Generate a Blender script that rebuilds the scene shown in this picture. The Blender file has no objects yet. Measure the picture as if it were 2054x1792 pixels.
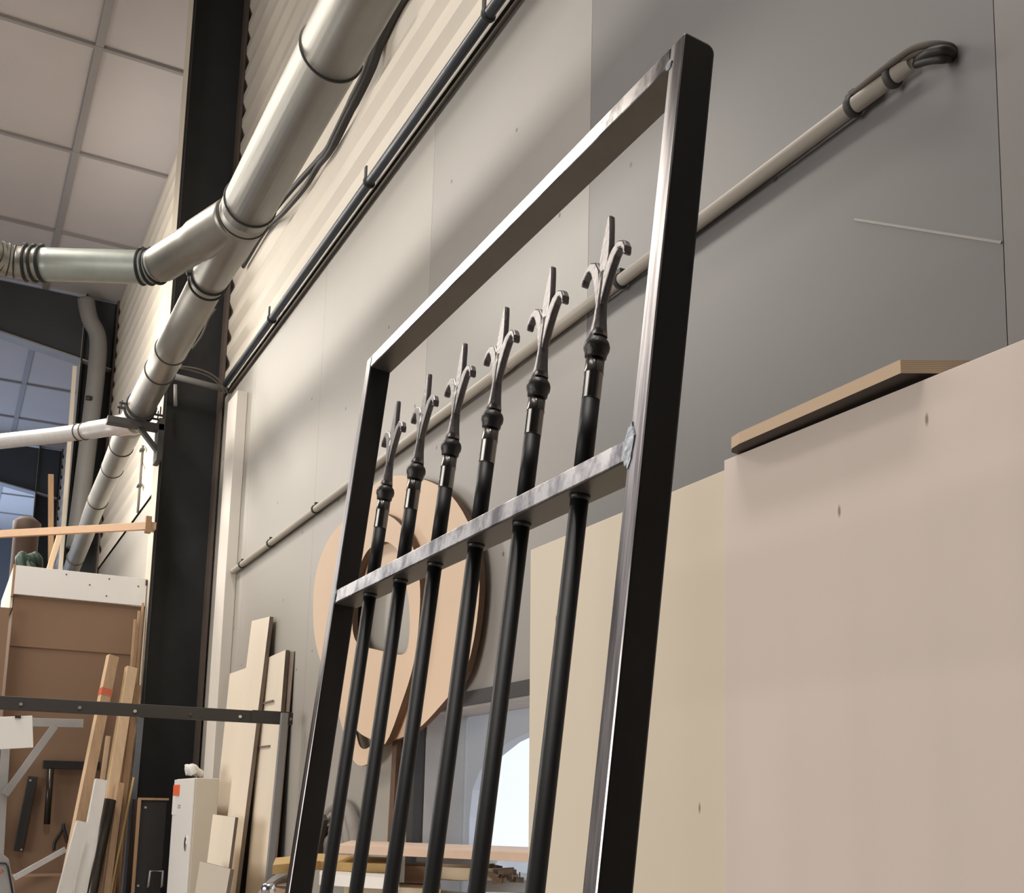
import bpy, bmesh, math, random
from mathutils import Vector, Matrix
random.seed(7)
S = bpy.context.scene
COL = S.collection

# ------------------------------------------------------------------ camera
cam_d = bpy.data.cameras.new('camera'); cam = bpy.data.objects.new('camera', cam_d); COL.objects.link(cam)
cam_d.sensor_fit = 'HORIZONTAL'; cam_d.sensor_width = 36.0
cam_d.lens = 36.0 * 2293.83 / 2054
cam_d.shift_x = -(1167.28 - 1027) / 2054
cam_d.shift_y = (1271.30 - 896) / 2054
cam_d.clip_start = 0.05; cam_d.clip_end = 200
yw, pt, rl = (math.radians(v) for v in (29.24985, 8.69153, 0.96192))
fw = Vector((math.sin(yw) * math.cos(pt), math.cos(yw) * math.cos(pt), math.sin(pt)))
rt = Vector((math.cos(yw), -math.sin(yw), 0)); up = rt.cross(fw)
rt, up = rt * math.cos(rl) + up * math.sin(rl), up * math.cos(rl) - rt * math.sin(rl)
cam.matrix_world = Matrix(((rt.x, up.x, -fw.x, 0), (rt.y, up.y, -fw.y, 0), (rt.z, up.z, -fw.z, 1.55), (0, 0, 0, 1)))
S.camera = cam

# ------------------------------------------------------------------ world, exposure, large lights
S.view_settings.view_transform = 'Standard'; S.view_settings.look = 'None'
S.view_settings.gamma = 1.0; S.view_settings.use_curve_mapping = False
S.view_settings.exposure = 0.0
W = bpy.data.worlds.new('sky'); S.world = W; W.use_nodes = True
W.node_tree.nodes['Background'].inputs[0].default_value = (0.92, 0.95, 1.0, 1)
W.node_tree.nodes['Background'].inputs[1].default_value = 1.35

def area(name, loc, target, sx, sy, power, color):
    d = bpy.data.lights.new(name, 'AREA'); d.shape = 'RECTANGLE'; d.size = sx; d.size_y = sy
    d.energy = power; d.color = color
    o = bpy.data.objects.new(name, d); COL.objects.link(o); o.location = loc
    o.rotation_euler = (Vector(target) - Vector(loc)).to_track_quat('-Z', 'Y').to_euler()
    return o
WARM = (1.0, 0.93, 0.83)
NEUT = (1.0, 0.95, 0.90)
area('fluorescent_row_near', (-1.10, 1.6, 6.1), (-1.10, 1.6, 0), 0.5, 2.4, 20, WARM)
area('fluorescent_row_middle', (-1.10, 8.0, 6.1), (-1.10, 8.0, 0), 0.9, 4.6, 230, WARM)
area('fluorescent_row_wall', (0.05, 1.6, 7.6), (0.05, 1.6, 0), 0.6, 3.0, 215, NEUT)
area('workshop_daylight', (-6.5, 3.2, 2.2), (1.6, 4.0, 1.3), 6.0, 3.0, 320, NEUT)
area('rail_reflection_light', (-5.5, 18.0, 7.95), (-5.5, 18.0, 0), 3.0, 18.0, 210, (1.0, 0.97, 0.98))  # added overhead light, there to shine in the gate's middle rail
area('lamp_over_cabin', (-0.6, 11.0, 4.9), (1.6, 11.2, 4.0), 0.5, 3.5, 230, WARM)
area('bay_daylight', (-2.0, 20.0, 3.5), (0.5, 20.0, 8.0), 4.0, 4.0, 80, (0.62, 0.74, 1.0))
area('far_daylight', (-1.0, 27.0, 4.0), (0.5, 27.0, 8.0), 4.0, 4.0, 300, (0.5, 0.68, 1.0))

# ------------------------------------------------------------------ mesh helpers
def bm_box(bm, lo, hi):
    vs = [bm.verts.new((x, y, z)) for x in (lo[0], hi[0]) for y in (lo[1], hi[1]) for z in (lo[2], hi[2])]
    for f in ((0, 1, 3, 2), (4, 6, 7, 5), (0, 4, 5, 1), (2, 3, 7, 6), (0, 2, 6, 4), (1, 5, 7, 3)):
        bm.faces.new([vs[i] for i in f])
def bm_beam(bm, p0, p1, w, t, wdir):
    """rectangular bar from p0 to p1, w along wdir, t along the other normal"""
    p0, p1 = Vector(p0), Vector(p1); ax = (p1 - p0).normalized()
    wv = Vector(wdir); wv = (wv - ax * wv.dot(ax)).normalized(); tv = ax.cross(wv)
    ring = []
    for p in (p0, p1):
        ring.append([bm.verts.new(p + wv * w * a / 2 + tv * t * b / 2) for a, b in ((-1, -1), (1, -1), (1, 1), (-1, 1))])
    bm.faces.new(ring[0][::-1]); bm.faces.new(ring[1])
    for i in range(4):
        j = (i + 1) % 4; bm.faces.new((ring[0][i], ring[0][j], ring[1][j], ring[1][i]))
def frame_at(ax):
    ax = Vector(ax).normalized(); h = Vector((0, 0, 1)) if abs(ax.z) < 0.9 else Vector((1, 0, 0))
    a = ax.cross(h).normalized(); return a, ax.cross(a)
def bm_lathe(bm, base, axis, prof, seg=24, cap=True):
    base = Vector(base); ax = Vector(axis).normalized(); a, b = frame_at(ax); rings = []
    for r, h in prof:
        rings.append([bm.verts.new(base + ax * h + (a * math.cos(2 * math.pi * k / seg) + b * math.sin(2 * math.pi * k / seg)) * r) for k in range(seg)])
    for i in range(len(rings) - 1):
        for k in range(seg):
            f = bm.faces.new((rings[i][k], rings[i][(k + 1) % seg], rings[i + 1][(k + 1) % seg], rings[i + 1][k])); f.smooth = True
    if cap:
        bm.faces.new(rings[0][::-1]); bm.faces.new(rings[-1])
def bm_cyl(bm, p0, p1, r, seg=20, r1=None):
    d = Vector(p1) - Vector(p0); bm_lathe(bm, p0, d, [(r, 0), (r if r1 is None else r1, d.length)], seg)
def smooth_path(pts, n=6):
    pts = [Vector(p) for p in pts]; out = []
    for i in range(len(pts) - 1):
        p0 = pts[max(i - 1, 0)]; p1 = pts[i]; p2 = pts[i + 1]; p3 = pts[min(i + 2, len(pts) - 1)]
        for k in range(n):
            t = k / n
            out.append(0.5 * ((2 * p1) + (p2 - p0) * t + (2 * p0 - 5 * p1 + 4 * p2 - p3) * t * t + (3 * p1 - p0 - 3 * p2 + p3) * t ** 3))
    out.append(pts[-1]); return out
def bm_tube(bm, pts, r, seg=10, curve=True, n=6):
    pts = smooth_path(pts, n) if curve else [Vector(p) for p in pts]
    rs = r if isinstance(r, (list, tuple)) else [r] * len(pts)
    if len(rs) != len(pts):
        rs = [rs[min(int(i / (len(pts) - 1) * (len(rs) - 1)), len(rs) - 1)] for i in range(len(pts))]
    a = None; rings = []
    for i, p in enumerate(pts):
        ax = (pts[min(i + 1, len(pts) - 1)] - pts[max(i - 1, 0)]).normalized()
        if a is None: a, b = frame_at(ax)
        else:
            a = (a - ax * a.dot(ax)).normalized(); b = ax.cross(a)
        rings.append([bm.verts.new(p + (a * math.cos(2 * math.pi * k / seg) + b * math.sin(2 * math.pi * k / seg)) * rs[i]) for k in range(seg)])
    for i in range(len(rings) - 1):
        for k in range(seg):
            f = bm.faces.new((rings[i][k], rings[i][(k + 1) % seg], rings[i + 1][(k + 1) % seg], rings[i + 1][k])); f.smooth = True
    bm.faces.new(rings[0][::-1]); bm.faces.new(rings[-1])
def bm_torus(bm, c, axis, R, r, seg=32, s2=8, sq=1.0):
    c = Vector(c); ax = Vector(axis).normalized(); a, b = frame_at(ax); rings = []
    for k in range(seg):
        t = 2 * math.pi * k / seg; d = a * math.cos(t) + b * math.sin(t)
        rings.append([bm.verts.new(c + d * (R + r * math.cos(2 * math.pi * j / s2)) + ax * r * sq * math.sin(2 * math.pi * j / s2)) for j in range(s2)])
    for k in range(seg):
        for j in range(s2):
            f = bm.faces.new((rings[k][j], rings[(k + 1) % seg][j], rings[(k + 1) % seg][(j + 1) % s2], rings[k][(j + 1) % s2])); f.smooth = True
def bm_prism(bm, pts, off):
    """closed polygon pts (3D) pushed along off"""
    off = Vector(off); A = [bm.verts.new(p) for p in pts]; B = [bm.verts.new(Vector(p) + off) for p in pts]
    bm.faces.new(A[::-1]); bm.faces.new(B)
    n = len(pts)
    for i in range(n): bm.faces.new((A[i], A[(i + 1) % n], B[(i + 1) % n], B[i]))
def bm_strip(bm, left, right, off):
    """strip between two equally long 3D polylines, given thickness along off"""
    off = Vector(off); n = len(left)
    L0 = [bm.verts.new(p) for p in left]; R0 = [bm.verts.new(p) for p in right]
    L1 = [bm.verts.new(Vector(p) + off) for p in left]; R1 = [bm.verts.new(Vector(p) + off) for p in right]
    for i in range(n - 1):
        bm.faces.new((L0[i], R0[i], R0[i + 1], L0[i + 1])); bm.faces.new((L1[i], L1[i + 1], R1[i + 1], R1[i]))
        bm.faces.new((L0[i], L0[i + 1], L1[i + 1], L1[i])); bm.faces.new((R0[i], R1[i], R1[i + 1], R0[i + 1]))
    bm.faces.new((L0[0], L1[0], R1[0], R0[0])); bm.faces.new((L0[-1], R0[-1], R1[-1], L1[-1]))
def bm_ringplate(bm, outer, inner, off):
    """plate with a hole: outer and inner are closed 3D loops with the same number of points"""
    off = Vector(off); n = len(outer)
    o0 = [bm.verts.new(p) for p in outer]; i0 = [bm.verts.new(p) for p in inner]
    o1 = [bm.verts.new(Vector(p) + off) for p in outer]; i1 = [bm.verts.new(Vector(p) + off) for p in inner]
    for k in range(n):
        j = (k + 1) % n
        bm.faces.new((o0[k], o0[j], i0[j], i0[k])); bm.faces.new((o1[k], i1[k], i1[j], o1[j]))
        bm.faces.new((o0[k], o1[k], o1[j], o0[j])); bm.faces.new((i0[k], i0[j], i1[j], i1[k]))
def obj(name, bm, mats, parent=None, bevel=0.0, matrix=None):
    bmesh.ops.recalc_face_normals(bm, faces=bm.faces[:])
    me = bpy.data.meshes.new(name); bm.to_mesh(me); bm.free()
    for m in (mats if isinstance(mats, (list, tuple)) else [mats]): me.materials.append(m)
    o = bpy.data.objects.new(name, me); COL.objects.link(o)
    if parent: o.parent = parent
    if bevel:
        b = o.modifiers.new('bevel', 'BEVEL'); b.width = bevel; b.segments = 2; b.limit_method = 'ANGLE'; b.angle_limit = 0.6
    return o
def tag(o, label=None, cat=None, group=None, kind=None):
    if label: o['label'] = label
    if cat: o['category'] = cat
    if group: o['group'] = group
    if kind: o['kind'] = kind
    return o
def thing(name, loc, label, cat, group=None):
    o = bpy.data.objects.new(name, None); COL.objects.link(o); o.location = loc; o.empty_display_size = 0.1
    return tag(o, label, cat, group)
def part(name, bm, mats, par, bevel=0.0):
    """bm is in world coordinates; the parent is an unrotated Empty or mesh at its own location"""
    loc = Vector((0, 0, 0)); p = par
    while p: loc += p.location; p = p.parent
    bmesh.ops.translate(bm, vec=-loc, verts=bm.verts[:])
    return obj(name, bm, mats, par, bevel)
def struct(name, bm, mats, bevel=0.0):
    return tag(obj(name, bm, mats, None, bevel), kind='structure')
def nb(): return bmesh.new()

# ------------------------------------------------------------------ materials
def mat(name, col, rough=0.6, metal=0.0, var=0.0, scale=4.0, stretch=(1, 1, 1), bump=0.0, bscale=60.0, col2=None, spec=0.5, rvar=0.0, coat=0.0, lo=0.32, hi=0.68):
    m = bpy.data.materials.new(name); m.use_nodes = True; nt = m.node_tree; N = nt.nodes; P = N['Principled BSDF']
    P.inputs['Roughness'].default_value = rough; P.inputs['Metallic'].default_value = metal
    P.inputs['Specular IOR Level'].default_value = spec; P.inputs['Coat Weight'].default_value = coat
    P.inputs['Base Color'].default_value = (*col, 1)
    tc = N.new('ShaderNodeTexCoord'); mp = N.new('ShaderNodeMapping'); mp.inputs['Scale'].default_value = stretch
    nt.links.new(tc.outputs['Object'], mp.inputs['Vector'])
    if var or col2:
        nz = N.new('ShaderNodeTexNoise'); nz.inputs['Scale'].default_value = scale; nz.inputs['Detail'].default_value = 6; nz.inputs['Roughness'].default_value = 0.62
        nt.links.new(mp.outputs[0], nz.inputs['Vector'])
        rp = N.new('ShaderNodeValToRGB'); rp.color_ramp.elements[0].position = lo; rp.color_ramp.elements[1].position = hi
        c2 = col2 if col2 else tuple(c * (1 - var) for c in col)
        rp.color_ramp.elements[0].color = (*c2, 1); rp.color_ramp.elements[1].color = (*col, 1)
        nt.links.new(nz.outputs['Fac'], rp.inputs['Fac']); nt.links.new(rp.outputs['Color'], P.inputs['Base Color'])
        if rvar:
            mr = N.new('ShaderNodeMapRange'); mr.inputs['To Min'].default_value = rough - rvar; mr.inputs['To Max'].default_value = rough + rvar
            nt.links.new(nz.outputs['Fac'], mr.inputs['Value']); nt.links.new(mr.outputs[0], P.inputs['Roughness'])
    if bump:
        n2 = N.new('ShaderNodeTexNoise'); n2.inputs['Scale'].default_value = bscale; n2.inputs['Detail'].default_value = 4
        nt.links.new(mp.outputs[0], n2.inputs['Vector'])
        b = N.new('ShaderNodeBump'); b.inputs['Strength'].default_value = bump; b.inputs['Distance'].default_value = 0.004
        nt.links.new(n2.outputs['Fac'], b.inputs['Height']); nt.links.new(b.outputs[0], P.inputs['Normal'])
    return m
def flecks(m, col, scale, lo, amount, stretch=(1, 1, 1)):
    """sparse small marks (knots, nail holes, scuffs) mixed over the base colour"""
    nt = m.node_tree; N = nt.nodes; P = N['Principled BSDF']; src = P.inputs['Base Color'].links
    tc = N.new('ShaderNodeTexCoord'); mp = N.new('ShaderNodeMapping'); mp.inputs['Scale'].default_value = stretch
    nt.links.new(tc.outputs['Object'], mp.inputs['Vector'])
    v = N.new('ShaderNodeTexVoronoi'); v.inputs['Scale'].default_value = scale
    if stretch[0] == 0:                                           # flat sheets: marks lie in the Y-Z plane
        v.voronoi_dimensions = '2D'; sx = N.new('ShaderNodeSeparateXYZ'); cx_ = N.new('ShaderNodeCombineXYZ')
        nt.links.new(mp.outputs[0], sx.inputs[0]); nt.links.new(sx.outputs[1], cx_.inputs[0]); nt.links.new(sx.outputs[2], cx_.inputs[1])
        nt.links.new(cx_.outputs[0], v.inputs['Vector'])
    else: nt.links.new(mp.outputs[0], v.inputs['Vector'])
    mr = N.new('ShaderNodeMapRange'); mr.inputs['From Min'].default_value = lo; mr.inputs['From Max'].default_value = lo * 0.4
    mr.inputs['To Min'].default_value = 0; mr.inputs['To Max'].default_value = 1; nt.links.new(v.outputs['Distance'], mr.inputs['Value'])
    sep = N.new('ShaderNodeSeparateColor'); nt.links.new(v.outputs['Color'], sep.inputs[0])
    gt = N.new('ShaderNodeMath'); gt.operation = 'GREATER_THAN'; gt.inputs[1].default_value = 1 - amount; nt.links.new(sep.outputs[0], gt.inputs[0])
    mu = N.new('ShaderNodeMath'); mu.operation = 'MULTIPLY'; nt.links.new(mr.outputs[0], mu.inputs[0]); nt.links.new(gt.outputs[0], mu.inputs[1])
    mx = N.new('ShaderNodeMix'); mx.data_type = 'RGBA'; mx.inputs['B'].default_value = (*col, 1)
    nt.links.new(mu.outputs[0], mx.inputs['Factor'])
    if src: nt.links.new(src[0].from_socket, mx.inputs['A'])
    else: mx.inputs['A'].default_value = P.inputs['Base Color'].default_value
    nt.links.new(mx.outputs['Result'], P.inputs['Base Color'])
    return m
def ply_edge(name, c1, c2, scale=45, axis='Z'):
    m = bpy.data.materials.new(name); m.use_nodes = True; nt = m.node_tree; N = nt.nodes; P = N['Principled BSDF']; P.inputs['Roughness'].default_value = 0.7
    tc = N.new('ShaderNodeTexCoord'); w = N.new('ShaderNodeTexWave'); w.bands_direction = axis; w.inputs['Scale'].default_value = scale; w.inputs['Distortion'].default_value = 0.3
    nt.links.new(tc.outputs['Object'], w.inputs['Vector']); rp = N.new('ShaderNodeValToRGB')
    rp.color_ramp.elements[0].color = (*c1, 1); rp.color_ramp.elements[1].color = (*c2, 1)
    nt.links.new(w.outputs['Fac'], rp.inputs['Fac']); nt.links.new(rp.outputs['Color'], P.inputs['Base Color'])
    return m
M = {}
M['panel_a'] = flecks(mat('wall_panel_paint', (0.405, 0.38, 0.34), 0.45, var=0.06, scale=0.7, bump=0.05, bscale=7), (0.12, 0.10, 0.09), 3.2, 0.035, 0.25, (0, 1, 1))
M['panel_b'] = flecks(mat('wall_panel_grey', (0.20, 0.193, 0.191), 0.45, var=0.06, scale=0.8, bump=0.05, bscale=7), (0.12, 0.10, 0.09), 3.0, 0.03, 0.2, (0, 1, 1))  # even tone, darker than the panels further along the wall
M['panel_d'] = flecks(mat('wall_panel_beige_grey', (0.34, 0.32, 0.296), 0.45, var=0.06, scale=0.7, bump=0.05, bscale=7), (0.12, 0.10, 0.09), 3.2, 0.035, 0.25, (0, 1, 1))  # even tone stepping between the two neighbouring panels
M['panel_c'] = flecks(mat('wall_panel_warm_grey_paint', (0.24, 0.225, 0.215), 0.5, var=0.06, scale=0.8, bump=0.05, bscale=7), (0.12, 0.10, 0.09), 3.0, 0.03, 0.2, (0, 1, 1))
M['corrugated'] = mat('cream_sheet_metal', (0.68, 0.62, 0.53), 0.5, var=0.05, scale=2)
M['ceiling'] = mat('ceiling_panel', (0.53, 0.49, 0.485), 0.8, var=0.05, scale=1.2)
M['tbar'] = mat('ceiling_rail_grey', (0.30, 0.28, 0.275), 0.6)
M['concrete'] = mat('concrete_floor', (0.30, 0.29, 0.28), 0.8, var=0.25, scale=1.5, bump=0.1)
M['far_wall'] = mat('dim_back_wall', (0.10, 0.10, 0.11), 0.8, var=0.1, scale=1)
M['left_wall'] = mat('pale_left_wall', (0.26, 0.25, 0.24), 0.8, var=0.1, scale=0.5)
M['column'] = mat('charcoal_column_paint', (0.030, 0.030, 0.031), 0.75, var=0.25, scale=3, spec=0.3)
M['flange'] = mat('cream_flange_paint', (0.62, 0.55, 0.44), 0.6, var=0.1, scale=3)
M['rust_brown'] = mat('brown_flange_paint', (0.10, 0.075, 0.06), 0.7, var=0.2, scale=5)
M['beam'] = mat('slate_beam_paint', (0.055, 0.058, 0.066), 0.6, var=0.15, scale=2)
M['galv'] = mat('galvanised_duct', (0.43, 0.415, 0.375), 0.43, metal=0.85, var=0.16, scale=5, stretch=(1.4, 0.6, 1.4), rvar=0.06, bump=0.05, bscale=9)
M['galv_grey'] = mat('dull_galvanised_pipe', (0.50, 0.53, 0.49), 0.45, metal=0.6, var=0.18, scale=7, rvar=0.06)
M['galv_dim'] = mat('grey_drain_pipe', (0.24, 0.23, 0.22), 0.6, var=0.15, scale=3)
M['ring_dark'] = mat('dark_duct_ring', (0.05, 0.047, 0.043), 0.55, metal=0.4)
M['rubber'] = mat('black_rubber', (0.018, 0.018, 0.018), 0.6)
M['cable'] = mat('black_cable', (0.022, 0.019, 0.017), 0.55)
M['cable_brown'] = mat('dusty_brown_cable', (0.10, 0.085, 0.07), 0.7)
M['blue_pipe'] = mat('blue_grey_steel_tube', (0.10, 0.115, 0.14), 0.35, metal=0.35, var=0.3, scale=6)
M['pvc'] = mat('beige_plastic_conduit', (0.56, 0.51, 0.44), 0.45, var=0.08, scale=3)
M['clip'] = mat('dark_pipe_clip', (0.045, 0.042, 0.040), 0.6)
M['trunk'] = mat('white_trunking', (0.78, 0.73, 0.66), 0.5, var=0.04, scale=2)
M['mill'] = mat('black_mill_steel', (0.045, 0.043, 0.042), 0.40, metal=0.55, var=0.35, scale=7, stretch=(1, 1, 0.5), rvar=0.08)
M['mill_under'] = mat('mill_steel_lit_underside', (0.16, 0.145, 0.13), 0.42, metal=0.7, var=0.25, scale=9, rvar=0.08)  # lighter copy of the mill steel, reflected light on undersides put into colour
M['brushed'] = mat('ground_bare_steel', (0.62, 0.60, 0.60), 0.26, metal=1.0, var=0.42, scale=15, stretch=(1, 1.0, 0.8), rvar=0.12, bump=0.03, bscale=40, col2=(0.15, 0.145, 0.16), lo=0.40, hi=0.56)
M['brushed_v'] = mat('ground_stile_steel', (0.52, 0.49, 0.50), 0.30, metal=1.0, var=0.45, scale=22, stretch=(1, 2.4, 0.10), rvar=0.10, col2=(0.14, 0.13, 0.135), lo=0.40, hi=0.60)
M['weld'] = mat('bright_weld', (0.36, 0.40, 0.44), 0.38, metal=0.9, var=0.4, scale=90, bump=0.2, bscale=120)
M['bar'] = mat('black_round_bar', (0.010, 0.010, 0.011), 0.50, metal=0.0, var=0.3, scale=25, rvar=0.06, spec=0.22)
M['bar_bare'] = mat('ground_bar_collar', (0.22, 0.21, 0.20), 0.22, metal=1.0, var=0.5, scale=30, stretch=(1, 1, 0.3), rvar=0.08)
M['cast'] = mat('cast_iron_finial', (0.20, 0.185, 0.185), 0.36, metal=0.85, var=0.25, scale=40, rvar=0.08, bump=0.15, bscale=150)
M['cast_dark'] = mat('dark_iron_collar', (0.05, 0.048, 0.048), 0.42, metal=0.6, var=0.3, scale=60, bump=0.3, bscale=140)
M['ply'] = flecks(mat('pale_plywood', (0.74, 0.635, 0.56), 0.62, var=0.07, scale=1.1, stretch=(1, 1, 0.6), bump=0.02, bscale=30), (0.28, 0.21, 0.15), 5.0, 0.022, 0.35, (0, 1, 0.35))
M['ply2'] = flecks(mat('yellowish_plywood', (0.71, 0.62, 0.49), 0.62, var=0.06, scale=1.0, stretch=(1, 1, 0.6)), (0.28, 0.21, 0.15), 5.0, 0.022, 0.35, (0, 1, 0.35))
M['ply_edge'] = ply_edge('plywood_edge', (0.42, 0.28, 0.17), (0.70, 0.54, 0.38), 110)
M['ply_dark'] = mat('dark_brown_board', (0.06, 0.042, 0.032), 0.6, var=0.2, scale=8)
M['disc'] = mat('peach_plywood', (0.78, 0.58, 0.42), 0.6, var=0.05, scale=2)
M['disc_edge'] = mat('brown_shaded_edge', (0.15, 0.085, 0.05), 0.7, var=0.3, scale=12)  # dark rim colour holds the shade on cut-out edges; plain brown on lath
M['birch'] = mat('birch_board', (0.86, 0.76, 0.62), 0.55, var=0.05, scale=3, stretch=(1, 1, 0.2))
M['birch_edge'] = mat('brown_shaded_board_edge', (0.22, 0.17, 0.13), 0.7, var=0.2, scale=10)  # brown darkened so board edges look shaded; also slots and thin sheet
M['pine'] = mat('pine_batten', (0.72, 0.52, 0.34), 0.6, var=0.16, scale=7, stretch=(6, 6, 0.4))
M['pine_side'] = mat('brown_shaded_pine', (0.50, 0.33, 0.20), 0.65, var=0.2, scale=7, stretch=(6, 6, 0.4))  # brown pine, doubling as the darkened copy for shaded batten sides
M['pine_yellow'] = flecks(mat('yellow_pine_batten', (0.74, 0.56, 0.32), 0.6, var=0.14, scale=6, stretch=(6, 6, 0.4)), (0.20, 0.11, 0.06), 9, 0.16, 0.12, (1, 1, 0.6))
M['oak'] = mat('brown_oak_batten', (0.40, 0.24, 0.13), 0.65, var=0.25, scale=6, stretch=(6, 6, 0.4))
M['beech'] = mat('beech_plank', (0.70, 0.47, 0.31), 0.55, var=0.08, scale=5, stretch=(0.5, 5, 5))
M['mdf'] = mat('brown_fibreboard', (0.245, 0.150, 0.092), 0.75, var=0.07, scale=1.5)
M['mdf2'] = mat('lower_brown_fibreboard', (0.225, 0.138, 0.085), 0.75, var=0.08, scale=1.5)
M['white'] = mat('white_lacquer', (0.78, 0.76, 0.73), 0.4, var=0.03, scale=2)
M['white_side'] = mat('cream_shaded_lacquer', (0.58, 0.52, 0.43), 0.5, var=0.05, scale=3)  # white darkened to cream for the shaded locker side; also one beige board
M['alu'] = mat('aluminium_profile', (0.72, 0.71, 0.70), 0.35, metal=0.5, var=0.1, scale=6, stretch=(3, 3, 0.4))
M['grey_steel'] = mat('grey_painted_steel', (0.32, 0.31, 0.30), 0.5, var=0.15, scale=5)
M['slate_steel'] = mat('blue_grey_strip_steel', (0.20, 0.22, 0.25), 0.4, metal=0.3, var=0.2, scale=5)
M['rack'] = mat('dark_rack_steel', (0.075, 0.068, 0.062), 0.5, metal=0.2, var=0.2, scale=4)
M['black'] = mat('black_tool', (0.020, 0.018, 0.018), 0.5, var=0.2, scale=10)
M['dark_tube'] = mat('dark_glossy_tube', (0.035, 0.028, 0.022), 0.25, metal=0.3, var=0.3, scale=5)
M['orange'] = mat('orange_label', (0.75, 0.13, 0.05), 0.5)
M['red_tape'] = mat('red_paint_band', (0.62, 0.15, 0.08), 0.6, var=0.2, scale=20)
M['paper'] = mat('paper_notice', (0.72, 0.70, 0.68), 0.7)
M['ink'] = mat('grey_ink', (0.30, 0.28, 0.28), 0.7)
M['chrome'] = mat('chrome', (0.70, 0.70, 0.72), 0.18, metal=1.0)
M['rag'] = mat('white_crumpled_film', (0.74, 0.73, 0.70), 0.6, var=0.1, scale=10)
M['frame_dark'] = mat('dark_window_frame', (0.045, 0.043, 0.042), 0.5, var=0.15, scale=6)
M['reveal'] = mat('grey_plaster_reveal', (0.52, 0.50, 0.49), 0.7, var=0.12, scale=6)
M['hose'] = mat('grey_fabric_hose', (0.30, 0.27, 0.24), 0.7, var=0.15, scale=14)
M['ochre'] = mat('ochre_board', (0.56, 0.37, 0.14), 0.6, var=0.15, scale=7)
M['pink_wood'] = mat('pinkish_softwood', (0.66, 0.48, 0.36), 0.6, var=0.1, scale=9)
M['veneer_grey'] = mat('grey_veneer', (0.46, 0.43, 0.40), 0.6, var=0.08, scale=8)
M['veneer_tan'] = mat('tan_veneer', (0.52, 0.37, 0.26), 0.6, var=0.12, scale=8)
M['veneer_cream'] = mat('cream_veneer', (0.76, 0.64, 0.46), 0.6, var=0.08, scale=8)
M['shaving'] = mat('wood_shavings', (0.22, 0.15, 0.10), 0.8, var=0.4, scale=40)
M['green'] = mat('dark_green_tarpaulin', (0.02, 0.05, 0.034), 0.6, var=0.4, scale=9, bump=0.4, bscale=20)
M['basket'] = mat('brown_drum', (0.075, 0.042, 0.028), 0.7, var=0.3, scale=8)
M['tone_panel'] = mat('pale_tone_panel', (0.80, 0.82, 0.90), 0.5)
M['yard'] = mat('yard_ground', (0.45, 0.46, 0.48), 0.8, var=0.1, scale=1)
gm = bpy.data.materials.new('clear_glass'); gm.use_nodes = True
_n = gm.node_tree.nodes; _p = _n['Principled BSDF']; _tr = _n.new('ShaderNodeBsdfTransparent'); _tr.inputs[0].default_value = (0.93, 0.95, 0.97, 1)
_mx = _n.new('ShaderNodeMixShader'); _mx.inputs[0].default_value = 0.12; _p.inputs['Roughness'].default_value = 0.05
gm.node_tree.links.new(_tr.outputs[0], _mx.inputs[1]); gm.node_tree.links.new(_p.outputs[0], _mx.inputs[2])
gm.node_tree.links.new(_mx.outputs[0], _n['Material Output'].inputs['Surface']); M['glass'] = gm

# ------------------------------------------------------------------ the hall
WX = 1.6            # plane of the right wall
ZC = 8.07           # ceiling
bm = nb(); bm_box(bm, (-9, -5, -0.1), (1.9, 32, 0.0)); struct('floor', bm, M['concrete'])
bm = nb(); bm_box(bm, (-9, -5, ZC), (1.9, 32, ZC + 0.1)); struct('ceiling', bm, M['ceiling'])
bm = nb()           # grid of rails that carries the ceiling panels
for k in range(-7, 14):
    y = 10.05 + 1.885 * k
    if -5 < y < 31: bm_box(bm, (-9, y - 0.022, ZC - 0.03), (WX, y + 0.022, ZC - 0.001))
for x in (0.70, -1.18, -3.06, -4.94, -6.82):
    bm_box(bm, (x - 0.034, -5, ZC - 0.026), (x + 0.034, 31, ZC - 0.001))
struct('trim_1', bm, M['tbar'])
# lower wall: flush painted panels with fine joints, a window opening at Y 2.45..4.12
seams = [-5.0, -0.21, 1.322, 2.857, 4.192, 5.725, 7.26, 8.79, 10.3, 13.4, 16.5, 19.6, 22.7, 31.0]
ZL = 4.45
WY0, WY1, WZ0, WZ1 = 2.45, 4.13, 0.95, 1.915
bm = nb(); g = 0.001
def wall_cell(y0, y1, z0, z1, mi):
    n0 = len(bm.faces); bm_box(bm, (WX, y0, z0), (WX + 0.2, y1, z1)); bm.faces.ensure_lookup_table()
    for f in bm.faces[n0:]: f.material_index = mi
for i in range(len(seams) - 1):
    y0, y1 = seams[i] + g, seams[i + 1] - g; mi = 1 if seams[i + 1] <= 2.9 and seams[i] >= 1.2 else (2 if seams[i + 1] < 1.5 else (3 if seams[i + 1] < 4.3 else 0))
    a, b = max(y0, WY0), min(y1, WY1)
    if a < b:
        if y0 < a: wall_cell(y0, a, 0, ZL, mi)
        if b < y1: wall_cell(b, y1, 0, ZL, mi)
        wall_cell(a, b, 0, WZ0, mi); wall_cell(a, b, WZ1, ZL, mi)
    else: wall_cell(y0, y1, 0, ZL, mi)
struct('wall_right', bm, [M['panel_a'], M['panel_b'], M['panel_c'], M['panel_d']])
bm = nb(); bm_box(bm, (WX + 0.006, -5, 0), (WX + 0.19, WY0 - 0.01, ZL - 0.01)); bm_box(bm, (WX + 0.006, WY1 + 0.01, 0), (WX + 0.19, 31, ZL - 0.01))
bm_box(bm, (WX + 0.006, WY0, WZ1 + 0.01), (WX + 0.19, WY1, ZL - 0.01)); struct('trim_2', bm, M['clip'])       # dark backing seen in the joints
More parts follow.
